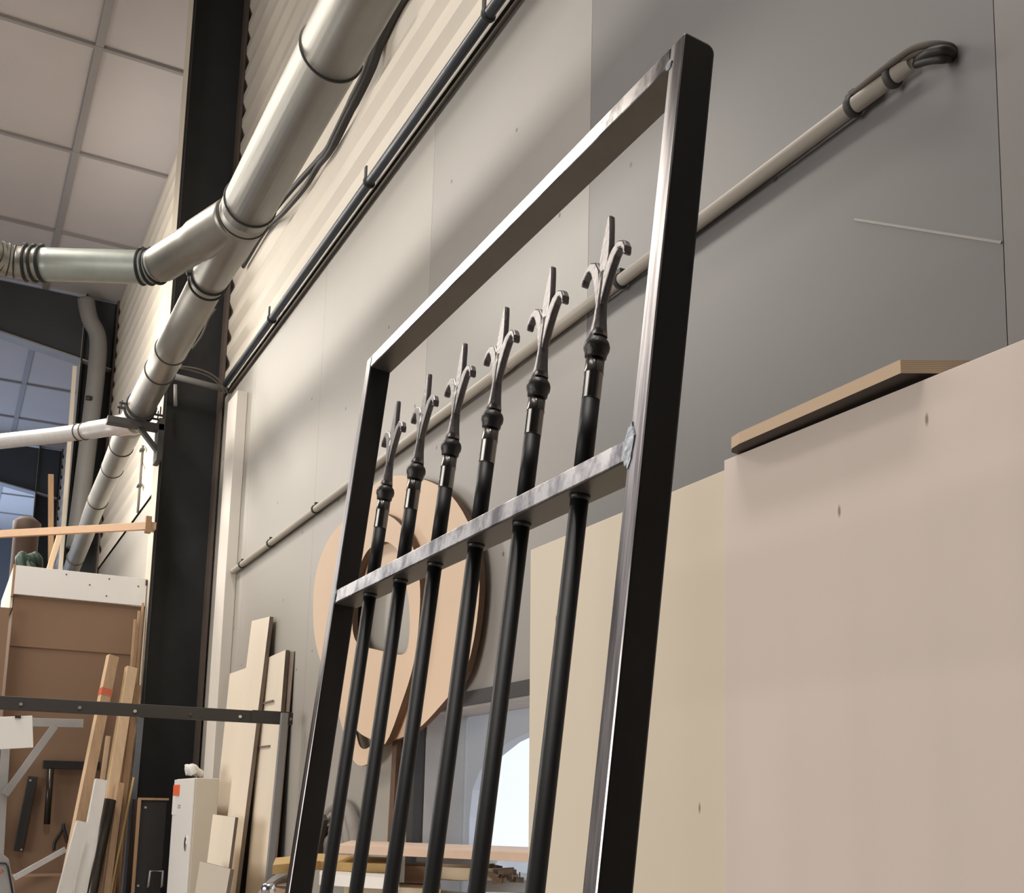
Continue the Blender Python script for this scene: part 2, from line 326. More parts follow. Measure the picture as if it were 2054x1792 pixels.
# upper wall: horizontally profiled cream sheet
prof = [(WX - 0.012, 4.47)]; z = 4.575
while z < ZC + 0.2:
    for dx, dz in ((-0.012, 0.0), (-0.012, 0.062), (0.016, 0.088), (0.016, 0.148)):
        prof.append((WX + dx, z + dz))
    z += 0.200
bm = nb(); A = [bm.verts.new((x, -5, zz)) for x, zz in prof]; B = [bm.verts.new((x, 31, zz)) for x, zz in prof]
for i in range(len(prof) - 1): bm.faces.new((A[i], A[i + 1], B[i + 1], B[i]))
C2 = [bm.verts.new((WX + 0.2, yy, zz)) for yy, zz in ((-5, 4.47), (31, 4.47), (31, prof[-1][1]), (-5, prof[-1][1]))]
bm.faces.new(C2)
struct('wall_upper', bm, M['corrugated'])
bm = nb(); bm_box(bm, (-9, -5.2, 0), (1.9, -5, ZC)); struct('wall_back', bm, M['far_wall'])
bm = nb(); bm_box(bm, (-9.2, -5, 0), (-9, 31, ZC)); struct('wall_left', bm, M['left_wall'])
bm = nb(); bm_box(bm, (-9, 31, 0), (1.9, 31.2, ZC)); struct('wall_far', bm, M['far_wall'])
# pale diagonal crack line across the grey panel right of the gate
bm = nb(); bm_beam(bm, (WX - 0.0015, 1.70, 2.795), (WX - 0.0015, 1.325, 2.575), 0.005, 0.003, (0, 0.5, 1)); struct('trim_3', bm, M['panel_d'])

# window in the right wall
bm = nb(); e = 0.05
w = obj('window_1', nb(), M['frame_dark']); bpy.data.objects.remove(w)
wf = nb()
bm_box(wf, (WX - 0.012, WY0 - e, WZ1 - 0.012), (WX + 0.03, WY1 + e, WZ1 + 0.03)); bm_box(wf, (WX - 0.012, WY1 - 0.012, WZ0 - 0.03), (WX + 0.03, WY1 + e, WZ1 - 0.012))
bm_box(wf, (WX - 0.012, WY0 - e, WZ0 - 0.03), (WX + 0.03, WY0 + 0.012, WZ1 - 0.012)); bm_box(wf, (WX - 0.012, WY0 + 0.012, WZ0 - 0.03), (WX + 0.03, WY1 - 0.012, WZ0 + 0.012))
window = struct('window_1', wf, M['frame_dark'])
rv = nb()
bm_box(rv, (WX + 0.03, WY1 - 0.02, WZ0 + 0.012), (WX + 0.20, WY1, WZ1)); bm_box(rv, (WX + 0.03, WY0, WZ0 + 0.012), (WX + 0.20, WY0 + 0.02, WZ1))
bm_box(rv, (WX + 0.03, WY0 + 0.02, WZ1 - 0.02), (WX + 0.20, WY1 - 0.02, WZ1)); bm_box(rv, (WX + 0.03, WY0 + 0.02, WZ0), (WX + 0.20, WY1 - 0.02, WZ0 + 0.012))
part('window_reveal', rv, M['reveal'], window)
gl = nb(); bm_box(gl, (WX + 0.186, WY0 + 0.02, WZ0 + 0.012), (WX + 0.192, WY1 - 0.02, WZ1 - 0.02)); part('window_pane', gl, M['glass'], window)
# what the window shows: bright sky past an added arched panel that dulls the upper left
bm = nb(); bm_box(bm, (1.95, -20, -0.3), (30, 40, -0.2)); tag(struct('trim_4', bm, M['yard']), kind='structure')
cn = [(2.5000, 6.3028, 2.2386), (2.5000, 4.5400, 2.2064), (2.5000, 4.5304, 1.9440), (2.5000, 4.9581, 1.9134), (2.5000, 5.1883, 1.8749), (2.5000, 5.3849, 1.8140), (2.5000, 5.5404, 1.7328), (2.5000, 5.6231, 1.6372), (2.5000, 5.6510, 1.4930), (2.5000, 5.6448, 1.0795), (2.5000, 6.1851, 1.0398)]
bm = nb(); bm_prism(bm, cn, (0.06, 0, 0)); tag(obj('yard_tone_panel', bm, M['tone_panel']), 'pale lavender arched panel added outside the window to dull part of the view', 'backdrop')

# ------------------------------------------------------------------ portal frames
def column(y0, y1, label, ztop, name='steel_column'):
    c = thing(name, (1.39, (y0 + y1) / 2, 0), label, 'column', 'steel columns along the right wall'); ym = (y0 + y1) / 2
    bm = nb(); bm_box(bm, (1.18, y0, 0.001), (1.20, y1, ztop)); part('front_flange', bm, M['flange'], c)
    bm = nb(); bm_box(bm, (1.181, y0 - 0.002, 0.001), (1.199, y0, ztop)); part('flange_edge', bm, M['column'], c)
    bm = nb(); bm_box(bm, (1.20, ym - 0.008, 0.001), (1.565, ym + 0.008, ztop)); part('web', bm, M['column'], c)
    bm = nb(); bm_box(bm, (1.565, y0, 0.001), (1.585, y1, ztop)); part('rear_flange', bm, M['rust_brown'], c)
    return c
column(8.20, 8.44, 'nearest black steel column with cream flange edge beside the white trunking', ZC - 0.01)
column(15.45, 15.73, 'middle black steel column behind the grey drain pipe', ZC - 0.01)
column(22.9, 23.18, 'farthest dark steel column beyond the drain pipe at left edge', ZC - 0.01)
def rafter(y0, y1, label):
    t = thing('roof_beam', (-3.0, (y0 + y1) / 2, ZC), label, 'beam', 'haunched roof beams')
    zl = lambda x: 7.19 + 0.17 * (1.15 - x) if x > -3 else 7.895
    xs = [1.55, 1.15, 0.5, -0.5, -1.5, -3.0]
    bm = nb(); bm_prism(bm, [(x, y0 + 0.1, zl(x)) for x in xs] + [(-8.9, y0 + 0.1, 7.9), (-8.9, y0 + 0.1, ZC - 0.03), (1.55, y0 + 0.1, ZC - 0.03)], (0, 0.016, 0)); part('web', bm, M['beam'], t)
    bm = nb(); bm_strip(bm, [(x, y0, zl(x) - 0.02) for x in xs] + [(-8.9, y0, 7.88)], [(x, y1, zl(x) - 0.02) for x in xs] + [(-8.9, y1, 7.88)], (0, 0, 0.02)); part('bottom_flange', bm, M['grey_steel'], t)
    return t
rafter(15.45, 15.70, 'nearer dark roof beam crossing above the far columns at left')
rafter(22.9, 23.15, 'farther dark roof beam at left edge below the nearer beam')
bm = nb(); bm_tube(bm, [(1.1574, 15.2000, 7.8855), (1.2239, 15.2000, 7.6317), (1.3350, 15.2000, 7.4150), (1.3549, 15.2000, 6.9907), (1.3310, 15.2000, 6.0616), (1.2784, 15.2000, 4.6381)], 0.105, 16, n=5)
dp = tag(obj('drain_pipe', bm, M['galv_dim']), 'grey vertical drain pipe with bent top before the middle column', 'pipe')
bm = nb(); bm_cyl(bm, (1.3177, 15.1000, 6.5535), (1.2480, 15.1000, 6.5529), 0.03, 10); part('pipe_strap', bm, M['ring_dark'], dp)
bm = nb(); bm_tube(bm, [(0.8521, 12.0000, 6.7500), (0.8841, 12.0000, 6.3321)], 0.02, 6, curve=False); bm.free()

# ------------------------------------------------------------------ extraction duct along the wall
DX, DZ = 1.014, 4.22
duct = thing('extraction_duct', (DX, 6.0, DZ), 'large round galvanised extraction duct with two branch pipes running along the wall', 'duct')
bm = nb(); bm_cyl(bm, (DX, 0.6, DZ), (DX, 5.0, DZ), 0.1125, 40); part('main_pipe', bm, M['galv'], duct)
bm = nb(); bm_lathe(bm, (DX, 5.0, DZ), (0, 1, 0), [(0.1125, 0), (0.110, 0.12), (0.092, 0.72), (0.090, 0.80)], 40); part('branch_fitting', bm, M['galv'], duct)
bm = nb(); bm_cyl(bm, (DX, 5.80, DZ), (DX, 8.45, DZ), 0.0895, 36); part('middle_pipe', bm, M['galv'], duct)
bm = nb(); bm_tube(bm, [(DX, 8.45, DZ), (1.02, 9.0, 4.21), (1.035, 9.7, 4.19), (1.05, 10.8, 4.16), (1.085, 12.0, 4.11), (1.12, 13.6, 4.04), (1.16, 15.0, 3.95)], [0.0895, 0.083, 0.080, 0.080, 0.082, 0.084, 0.084], 28, n=4); part('far_pipe', bm, M['galv'], duct)
for y, r, rr in ((3.72, 0.1125, 0.006), (4.93, 0.1125, 0.006), (5.06, 0.112, 0.004), (6.90, 0.0895, 0.0055), (7.28, 0.0895, 0.0055)):
    bm = nb(); bm_torus(bm, (DX, y, DZ), (0, 1, 0), r + 0.001, rr, 40, 8); part('collar_ring', bm, M['ring_dark'], duct)
for p, a, r in (((1.021, 9.02, 4.21), (0.03, 1, -0.03), 0.084), ((1.034, 9.62, 4.192), (0.02, 1, -0.03), 0.081), ((1.048, 10.65, 4.163), (0.02, 1, -0.03), 0.081), ((1.10, 12.9, 4.07), (0.03, 1, -0.05), 0.084)):
    bm = nb(); bm_torus(bm, p, a, r, 0.0055, 32, 8); part('collar_ring', bm, M['ring_dark'], duct)
for y in (5.79, 5.86):
    bm = nb(); bm_torus(bm, (DX, y, DZ), (0, 1, 0), 0.0915, 0.008, 40, 8); cl = part('hose_clamp', bm, M['rubber'], duct)
    if y < 5.8:
        bm = nb(); bm_cyl(bm, (DX - 0.105, y - 0.01, DZ + 0.005), (DX - 0.105, y + 0.03, DZ + 0.005), 0.011, 10); part('clamp_screw', bm, M['clip'], cl)
J0, J1 = Vector((0.985, 5.10, DZ)), Vector((0.765, 5.78, DZ))
bm = nb(); bm_tube(bm, [J0, J0.lerp(J1, .5), J1], [0.098, 0.090, 0.086], 32, curve=True, n=8); part('branch_outlet', bm, M['galv'], duct)
bm = nb(); bm_tube(bm, [J1 - (J1 - J0) * 0.06, (0.725, 5.83, DZ), (0.685, 5.855, DZ), (0.24, 6.09, DZ)], 0.082, 32, n=6); part('branch_pipe', bm, M['galv_grey'], duct)
for p, a in (((0.752, 5.805, DZ), (-0.6, 0.8, 0)), ((0.722, 5.832, DZ), (-0.75, 0.6, 0)), ((0.690, 5.852, DZ), (-0.85, 0.5, 0)), ((0.250, 6.085, DZ), (-0.88, 0.46, 0)), ((0.215, 6.105, DZ), (-0.9, 0.44, 0)), ((0.178, 6.120, DZ), (-0.95, 0.3, 0))):
    bm = nb(); bm_torus(bm, p, a, 0.0855, 0.0075, 36, 8); cl = part('hose_clamp', bm, M['rubber'], duct)
    bm = nb(); c = Vector(p) + Vector((0, -0.03, 0.085)); bm_cyl(bm, c, c + Vector(a) * 0.02, 0.012, 8); part('clamp_screw', bm, M['clip'], cl)
bm = nb(); bm_tube(bm, [(0.26, 6.08, DZ), (0.14, 6.13, DZ), (0.06, 6.11, DZ - 0.004), (-0.02, 6.03, DZ - 0.02), (-0.08, 5.92, DZ - 0.06), (-0.30, 5.5, 3.9), (-0.9, 4.9, 2.9), (-1.2, 4.7, 1.4), (-1.2, 4.7, 0.1)], 0.080, 28, n=6); part('flexible_hose', bm, M['galv'], duct)
for p, a in (((0.128, 6.13, DZ), (-1, 0.1, 0)), ((0.095, 6.125, DZ), (-1, -0.1, 0)), ((0.055, 6.11, DZ - 0.004), (-0.9, -0.4, 0)), ((0.022, 6.08, DZ - 0.01), (-0.8, -0.6, 0))):
    bm = nb(); bm_torus(bm, p, a, 0.0815, 0.0035, 32, 6); part('hose_rib', bm, M['ring_dark'], duct)
# lower small branch at the bracket
bm = nb(); bm_tube(bm, [(DX, 8.35, 4.19), (0.90, 8.50, 4.19), (0.75, 8.74, 4.20), (0.56, 8.98, 4.20), (0.2, 9.40, 4.205), (-0.5, 10.2, 4.21)], [0.075, 0.064, 0.058, 0.057, 0.057, 0.057], 26, n=6); part('small_branch_pipe', bm, M['alu'], duct)
for p in ((0.735, 8.765, 4.20), (0.70, 8.81, 4.20)):
    bm = nb(); bm_torus(bm, p, (-0.65, 0.76, 0), 0.060, 0.006, 28, 8); part('hose_clamp', bm, M['cable_brown'], duct)
# pipe clamp over the bracket
for y in (8.02, 8.12):
    bm = nb(); bm_torus(bm, (DX, y, DZ), (0, 1, 0), 0.0935, 0.011, 36, 8); cl = part('pipe_clamp', bm, M['clip'], duct)
    for s in (-1, 1):
        bm = nb(); bm_box(bm, (DX + s * 0.10 - 0.008 + min(0, s) * 0.035, y - 0.014, DZ - 0.03 + s * -0.02), (DX + s * 0.10 + 0.008 + max(0, s) * 0.035, y + 0.014, DZ - 0.022 + s * -0.02)); bm_cyl(bm, (DX + s * 0.125, y, DZ - 0.05), (DX + s * 0.125, y, DZ + 0.015), 0.005, 6); part('clamp_bolt', bm, M['clip'], cl)
br = thing('wall_bracket', (1.165, 8.07, 3.85), 'dark triangular steel bracket on the nearest column carrying the duct', 'bracket')
bm = nb(); bm_box(bm, (0.81, 8.03, 4.075), (1.172, 8.12, 4.118)); part('arm', bm, M['clip'], br)
bm = nb(); bm_box(bm, (1.138, 8.03, 3.86), (1.172, 8.195, 4.16)); part('upright', bm, M['clip'], br)
bm = nb(); bm_beam(bm, (1.02, 8.075, 4.08), (1.15, 8.075, 3.93), 0.03, 0.05, (1, 0, 1)); part('brace', bm, M['clip'], br)

# cables beside the duct
cb = thing('black_cable_bundle', (1.54, 5.5, 5.1), 'thick black cable bundle hanging along the cream corrugated sheet behind the duct', 'cable')
P1 = [(1.5500, 4.4639, 5.2035), (1.5500, 4.6137, 5.2287), (1.5500, 4.8618, 5.1952), (1.5500, 5.0331, 5.1143), (1.5500, 5.3003, 5.0789), (1.5500, 5.6332, 5.0347), (1.5500, 5.8696, 5.0704), (1.5500, 6.3412, 5.1554), (1.5500, 6.8753, 5.2335), (1.5500, 7.4058, 5.2678), (1.5500, 7.6863, 5.2451)]
P2 = [(1.5600, 4.4523, 5.1996), (1.5600, 4.6009, 5.2241), (1.5600, 4.8470, 5.1895), (1.5600, 5.0241, 5.1071), (1.5600, 5.2890, 5.0675), (1.5600, 5.6191, 5.0217), (1.5600, 5.8522, 5.0497), (1.5600, 6.1267, 5.0521), (1.5600, 6.5925, 5.1193), (1.5600, 7.1009, 5.2212), (1.5600, 7.6806, 5.2268)]
for P in (P1, P2):
    bm = nb(); bm_tube(bm, P, [0.028, 0.027, 0.026, 0.024, 0.021, 0.018, 0.016, 0.015, 0.015, 0.014, 0.014], 10, n=5); part('cable', bm, M['cable'], cb)
lc = thing('thin_cable_loop', (1.2, 8.0, 4.5), 'thin dusty brown cables looping from the duct down to the wall corner', 'cable')
for P in ([(1.4514, 8.0000, 5.0145), (1.4086, 8.0000, 4.9297), (1.3724, 8.0000, 4.8025), (1.3123, 8.0000, 4.6859)], [(1.2447, 8.0000, 4.5434), (1.3551, 8.0000, 4.5484), (1.4584, 8.0000, 4.5260), (1.5409, 8.0000, 4.4692), (1.5791, 8.0000, 4.4104)], [(1.2419, 8.0200, 4.5387), (1.3498, 8.0200, 4.5321), (1.4461, 8.0200, 4.5154), (1.5175, 8.0200, 4.4710), (1.5625, 8.0200, 4.4135)]):
    bm = nb(); bm_tube(bm, P, 0.007, 8, n=5); part('cable', bm, M['cable_brown'], lc)
bm = nb(); bm_cyl(bm, (1.07, 8.07, 4.50), (1.585, 8.07, 4.46), 0.022, 14)
cp = tag(obj('cross_pipe', bm, M['galv_dim']), 'short grey pipe crossing the nearest column below the cable loop', 'pipe')
bm = nb(); bm_cyl(bm, (1.2285, 8.0500, 4.4222), (1.2388, 8.0500, 4.2683), 0.012, 8); part('pipe_hanger', bm, M['galv_dim'], cp)

# steel tube on the joint between sheet and panels
tb = thing('blue_steel_tube', (1.565, 4.0, 4.47), 'blue-grey steel tube running along the foot of the corrugated sheet', 'pipe')
bm = nb(); bm_cyl(bm, (1.554, -1.0, 4.475), (1.554, 8.0, 4.475), 0.022, 20); part('tube', bm, M['blue_pipe'], tb)
for y in (3.57, 4.92, 6.72):
    bm = nb(); bm_torus(bm, (1.554, y, 4.475), (0, 1, 0), 0.024, 0.006, 20, 6, 2.0); bm_box(bm, (1.532, y - 0.012, 4.49), (1.540, y + 0.012, 4.55)); part('tube_clip', bm, M['clip'], tb)
bm = nb(); bm_cyl(bm, (1.588, -1.0, 4.425), (1.588, 8.0, 4.425), 0.009, 10)
tag(obj('thin_rusty_rod', bm, M['cable_brown']), 'thin rusty rod running just below the blue-grey steel tube', 'rod')
# beige conduit across the panels
cz = 3.030; cx = 1.572
cd = thing('beige_conduit', (cx, 4.0, cz), 'long beige plastic conduit running level across the grey wall panels', 'conduit')
bm = nb(); bm_cyl(bm, (cx, 1.50, cz), (cx, 7.452, cz), 0.0175, 24); part('conduit_tube', bm, M['pvc'], cd)
for y in (1.555, 1.67, 2.62, 4.87, 5.60, 6.5, 7.2):
    bm = nb(); bm_torus(bm, (cx, y, cz), (0, 1, 0), 0.019, 0.0055, 20, 6, 1.8); bm_box(bm, (cx - 0.006, y - 0.008, cz + 0.016), (cx + 0.02, y + 0.008, cz + 0.036)); part('conduit_clip', bm, M['clip'], cd)
bm = nb(); bm_cyl(bm, (cx, 3.34, cz), (cx, 3.46, cz), 0.0195, 24); part('coupling', bm, M['pvc'], cd)
ce = thing('conduit_cables', (1.57, 1.45, 3.06), 'dark cables bending out of the conduit end into a hole in the wall', 'cable')
for k, P in enumerate(([(1.5700, 1.4850, 3.0249), (1.5500, 1.4377, 3.0036), (1.5550, 1.4075, 2.9931), (1.5800, 1.4082, 2.9985), (1.6050, 1.4259, 3.0101)],
          [(1.5700, 1.6839, 3.0577), (1.5550, 1.6008, 3.0451), (1.5500, 1.5321, 3.0409), (1.5450, 1.4733, 3.0323), (1.5500, 1.4270, 3.0160), (1.5750, 1.4069, 3.0085), (1.6050, 1.4217, 3.0203)],
          [(1.5720, 1.4898, 3.0199), (1.5600, 1.4438, 2.9962), (1.5650, 1.4148, 2.9824), (1.6050, 1.4286, 3.0075)],
          [(1.5680, 1.5504, 3.0419), (1.5560, 1.4909, 3.0321), (1.5580, 1.4410, 3.0171), (1.5800, 1.4177, 3.0107), (1.6050, 1.4256, 3.0184)])):
    bm = nb(); bm_tube(bm, P, (0.009, 0.0065, 0.009, 0.007)[k], 10, n=6); part('cable', bm, M['cable'] if k in (0, 2) else M['cable_brown'], ce)
bm = nb(); bm_tube(bm, [(1.590, 1.60, 3.049), (1.590, 1.72, 3.053), (1.590, 1.95, 3.050), (1.590, 2.3, 3.048), (1.590, 2.7, 3.051), (1.590, 3.1, 3.048), (1.590, 3.5, 3.051), (1.590, 4.2, 3.048), (1.590, 5.0, 3.050), (1.590, 6.0, 3.048), (1.590, 7.1, 3.050), (1.588, 7.44, 3.052)], 0.0085, 8, n=6)
tag(obj('wall_cable', bm, M['cable_brown']), 'thin dark cable lying along the top of the beige conduit', 'cable')
# white vertical trunking
bm = nb(); bm_prism(bm, [(1.53, 7.46, 0.001), (1.53, 7.46, 4.255), (1.53, 7.74, 4.255), (1.53, 7.74, 0.001)], (0.069, 0, 0))
tag(obj('cable_trunking', bm, M['trunk'], None, 0.003), 'tall white vertical cable trunking on the wall beside the nearest column', 'trunking')

# ------------------------------------------------------------------ the forged gate
ga = Vector((0.01140491, 0.99992502, 0.00445867)); gu = Vector((0.10096444, -0.00558772, 0.99487434)); gn = Vector((0.99482466, -0.01089628, -0.1010206))
LEN = 2.385
GO = Vector((0.63490899, 0.92769969, 2.38005262)) - gu * LEN
gate = thing('forged_gate', (0, 0, 0), 'tall bare steel gate with six spear-topped round bars leaning in the foreground', 'gate')
gate.matrix_world = Matrix(((gn.x, ga.x, gu.x, GO.x), (gn.y, ga.y, gu.y, GO.y), (gn.z, ga.z, gu.z, GO.z), (0, 0, 0, 1)))
GW, GB, GD = 1.0805, 0.0295, 0.040            # width, stile face, depth   (local: x depth, y along, z up)
def gpart(name, bm, mats, par=None, bevel=0.0): return obj(name, bm, mats, par or gate, bevel)
def front_faces(bm, start=0):
    bm.faces.ensure_lookup_table(); bm.normal_update()
    for f in bm.faces:
        c = f.calc_center_median()
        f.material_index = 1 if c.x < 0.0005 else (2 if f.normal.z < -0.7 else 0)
def stile(y0, y1):
    rc = 0.010; pr = [(0, 0), (GD, 0), (GD, LEN - rc)] + [(GD - rc + rc * math.cos(t), LEN - rc + rc * math.sin(t)) for t in (0.39, 0.785, 1.18)] + [(GD - rc, LEN), (0, LEN)]
    bm = nb(); bm_prism(bm, [(x, y0, z_) for x, z_ in pr], (0, y1 - y0, 0)); bmesh.ops.recalc_face_normals(bm, faces=bm.faces[:]); front_faces(bm)
    return gpart('stile', bm, [M['mill'], M['brushed_v'], M['mill_under']], None, 0.003)
stile(0, GB); stile(GW - GB, GW)
def rail(name, z0, z1, d, m):
    bm = nb(); bm_box(bm, (0.0003, GB, z0), (d, GW - GB, z1)); bmesh.ops.recalc_face_normals(bm, faces=bm.faces[:]); front_faces(bm)
    return gpart(name, bm, [M['mill'], m, M['mill_under']], None, 0.002)
rail('top_rail', LEN - 0.0253, LEN, GD, M['brushed'])
MZ = LEN - 0.4563
rail('middle_rail', MZ - 0.0256, MZ, 0.0433, M['brushed'])
rail('bottom_rail', 0.10, 0.1256, GD, M['brushed'])
def weld(cy, cz, hy, hz):
    bm = nb(); pts = []
    for k in range(18):
        t = 2 * math.pi * k / 18; pts.append((0.001, cy + hy * math.cos(t) * (1 + 0.15 * math.sin(5 * t)), cz + hz * math.sin(t) * (1 + 0.12 * math.cos(7 * t))))
    bm_prism(bm, pts, (-0.0022, 0, 0)); return gpart('weld', bm, M['weld'], None, 0.0008)
weld(GB - 0.002, MZ - 0.010, 0.009, 0.024); weld(GW - GB - 0.001, MZ - 0.012, 0.005, 0.014); weld(GB * 0.95, LEN - 0.0245, 0.006, 0.006)
bars_s = (0.1665, 0.3176, 0.4600, 0.6097, 0.7575, 0.9070)
bmats = [M['bar'], M['bar_bare']]
def ribbon(bm, pts, ws, th, cx):
    L, R = [], []
    for i, p in enumerate(pts):
        q0 = pts[max(i - 1, 0)]; q1 = pts[min(i + 1, len(pts) - 1)]; d = Vector((q1[0] - q0[0], q1[1] - q0[1])).normalized(); nrm = Vector((-d.y, d.x))
        L.append((cx - th / 2, p[0] + nrm.x * ws[i] / 2, p[1] + nrm.y * ws[i] / 2)); R.append((cx - th / 2, p[0] - nrm.x * ws[i] / 2, p[1] - nrm.y * ws[i] / 2))
    bm_strip(bm, L, R, (th, 0, 0))
CXB = 0.0205
bar0 = None
for s in bars_s:
    bm = nb(); bm_cyl(bm, (CXB, s, 0.1256), (CXB, s, MZ - 0.0256), 0.0107, 24)
    bm_cyl(bm, (CXB, s, MZ), (CXB, s, LEN - 0.366), 0.0107, 24)
    b = gpart('bar', bm, M['bar'])
    bm = nb(); bm_lathe(bm, (CXB, s, LEN - 0.366), (0, 0, 1), [(0.0107, 0), (0.0111, 0.001), (0.0111, 0.030), (0.0116, 0.031), (0.0116, 0.0335), (0.0111, 0.035), (0.0111, 0.055)], 24)
    part_b = gpart('bare_socket', bm, M['bar_bare'], b)
    bm = nb(); bm_lathe(bm, (CXB, s, MZ - 0.0256), (0, 0, -1), [(0.0122, 0), (0.0118, 0.003), (0.0108, 0.006)], 24); gpart('rail_weld', bm, M['cast_dark'], b)
    bm = nb(); zz = LEN - 0.314
    bm_lathe(bm, (CXB, s, zz), (0, 0, 1), [(0.0108, -0.002), (0.0128, 0.0), (0.0133, 0.005), (0.0152, 0.009), (0.0156, 0.014), (0.0142, 0.019), (0.0110, 0.023), (0.0104, 0.026)], 24)
    gpart('collar', bm, M['cast_dark'], b)
    bm = nb(); zt = LEN                                            # finial: flared neck, two curled leaves and a blade
    secs = [(0.0235, 0.0195, 0.289), (0.0200, 0.0170, 0.280), (0.0165, 0.0145, 0.268), (0.0130, 0.0125, 0.252), (0.0125, 0.0118, 0.236), (0.0150, 0.0115, 0.220), (0.0170, 0.0112, 0.206)]
    rings = []
    for wy, wx, dz in secs:
        r = []
        for k in range(12):
            t = 2 * math.pi * k / 12; c, si = math.cos(t), math.sin(t)
            ex = 0.62
            r.append(bm.verts.new((CXB + wx / 2 * math.copysign(abs(c) ** ex, c), s + wy / 2 * math.copysign(abs(si) ** ex, si), zt - dz)))
        rings.append(r)
    for i in range(len(rings) - 1):
        for k in range(12):
            f = bm.faces.new((rings[i][k], rings[i][(k + 1) % 12], rings[i + 1][(k + 1) % 12], rings[i + 1][k])); f.smooth = True
    bm.faces.new(rings[0][::-1]); bm.faces.new(rings[-1])
    gpart('finial_neck', bm, M['cast'], b, 0.0)
    bm = nb(); q = lambda a, d: (s + a, zt - d)
    blade = [q(0, 0.214), q(0, 0.200), q(0, 0.188), q(0, 0.176), q(0, 0.164), q(0, 0.152), q(0, 0.142), q(0, 0.135), q(0, 0.1325)]
    ribbon(bm, blade, [0.012, 0.0205, 0.0240, 0.0225, 0.0190, 0.0150, 0.0110, 0.0075, 0.0045], 0.0075, CXB)
    gpart('finial_blade', bm, M['cast'], b, 0.0022)
    for sg in (-1, 1):
        bm = nb(); hk = [q(sg * 0.003, 0.250), q(sg * 0.0055, 0.235), q(sg * 0.0095, 0.218), q(sg * 0.0155, 0.203), q(sg * 0.0235, 0.1915), q(sg * 0.0330, 0.1865), q(sg * 0.0420, 0.1890), q(sg * 0.0485, 0.1965), q(sg * 0.0500, 0.2050)]
        ribbon(bm, hk, [0.006, 0.011, 0.0155, 0.0170, 0.0155, 0.0125, 0.0095, 0.0070, 0.0045], 0.0100, CXB)
        gpart('finial_leaf', bm, M['cast'], b, 0.0022)

# ------------------------------------------------------------------ plywood sheets at right
PX = 1.25
def sheet(name, yz, x, t, m, label, group=None):
    bm = nb(); bm_prism(bm, [(x, y, z) for y, z in yz], (t, 0, 0)); o = obj(name, bm, m, None, 0.001); return tag(o, label, 'plywood sheet', group)
sheet('plywood_sheet', [(2.428, 0.0), (2.5056, 2.187), (1.62, 2.187), (1.62, 0.0)], PX + 0.002, 0.018, M['ply2'], 'yellowish plywood sheet standing on edge behind the gate, the lower left one', None)
sheet('plywood_sheet', [(1.668, 0.0), (1.672, 2.197), (0.35, 2.180), (0.35, 0.0)], PX - 0.0155, 0.0165, M['ply'], 'large pinkish pale plywood sheet standing on edge at right, loose board on top', None)
for k in range(3):
    bm = nb(); bm_box(bm, (PX + 0.022 + k * 0.1, 0.45, 0.0), (PX + 0.112 + k * 0.1, 2.30, 2.150 - 0.02 * k)); bm.free()
bm = nb(); bz = 2.200
op = [(1.204, 1.19, bz), (1.204, 1.585, bz), (1.209, 1.615, bz), (1.222, 1.633, bz), (1.250, 1.64, bz), (1.46, 1.64, bz), (1.46, 1.12, bz), (1.33, 1.115, bz)]
n0 = 0; bm_prism(bm, op, (0, 0, 0.021)); bmesh.ops.recalc_face_normals(bm, faces=bm.faces[:])
for f in bm.faces: f.material_index = 1 if f.normal.z < -0.5 else (2 if f.normal.z > 0.5 else 0)  # dark brown below, plywood on top, layered edges
tag(obj('loose_board', bm, [M['ply_edge'], M['ply_dark'], M['ply']]), 'small brown-bottomed plywood board with a rounded corner lying on the plywood sheets', 'board')

# ------------------------------------------------------------------ plywood discs hung on the wall
def wl(pts, x): return [(x, p[1], p[2]) for p in pts]
def rs(pts, n):                                                  # resample a closed loop evenly
    P = [Vector(p) for p in pts]; P.append(P[0]); d = [0]
    for i in range(len(P) - 1): d.append(d[-1] + (P[i + 1] - P[i]).length)
    out = []
    for k in range(n):
        t = d[-1] * k / n; i = max(j for j in range(len(d)) if d[j] <= t + 1e-9); i = min(i, len(P) - 2)
        out.append(P[i].lerp(P[i + 1], (t - d[i]) / max(d[i + 1] - d[i], 1e-9)))
    return out
def sm(pts, n=6):
    P = [Vector(p) for p in pts]; m = len(P); out = []
    for i in range(m):
        p0, p1, p2, p3 = P[i - 1], P[i], P[(i + 1) % m], P[(i + 2) % m]
        for k in range(n):
            t = k / n; out.append(0.5 * ((2 * p1) + (p2 - p0) * t + (2 * p0 - 5 * p1 + 4 * p2 - p3) * t * t + (3 * p1 - p0 - 3 * p2 + p3) * t ** 3))
    return out
def edge_mats(bm):
    bmesh.ops.recalc_face_normals(bm, faces=bm.faces[:])
    for f in bm.faces: f.material_index = 0 if abs(f.normal.x) > 0.5 else 1
D1 = [(1.5550, 4.9429, 2.8389), (1.5550, 4.7449, 2.9091), (1.5550, 4.5522, 2.9228), (1.5550, 4.3369, 2.8886), (1.5550, 4.0526, 2.8012), (1.5550, 3.8196, 2.6997), (1.5550, 3.6494, 2.5771), (1.5550, 3.5406, 2.4471), (1.5550, 3.4937, 2.3167), (1.5550, 3.5042, 2.1809), (1.5550, 3.5451, 2.0663), (1.5550, 3.6103, 1.9835), (1.5550, 3.7462, 1.9249), (1.5550, 3.9950, 1.8360), (1.5550, 4.2116, 1.8050), (1.5550, 4.4402, 1.8071), (1.5550, 4.6725, 1.9138), (1.5550, 4.9104, 2.1495), (1.5550, 5.0568, 2.4869), (1.5550, 5.0487, 2.7198)]
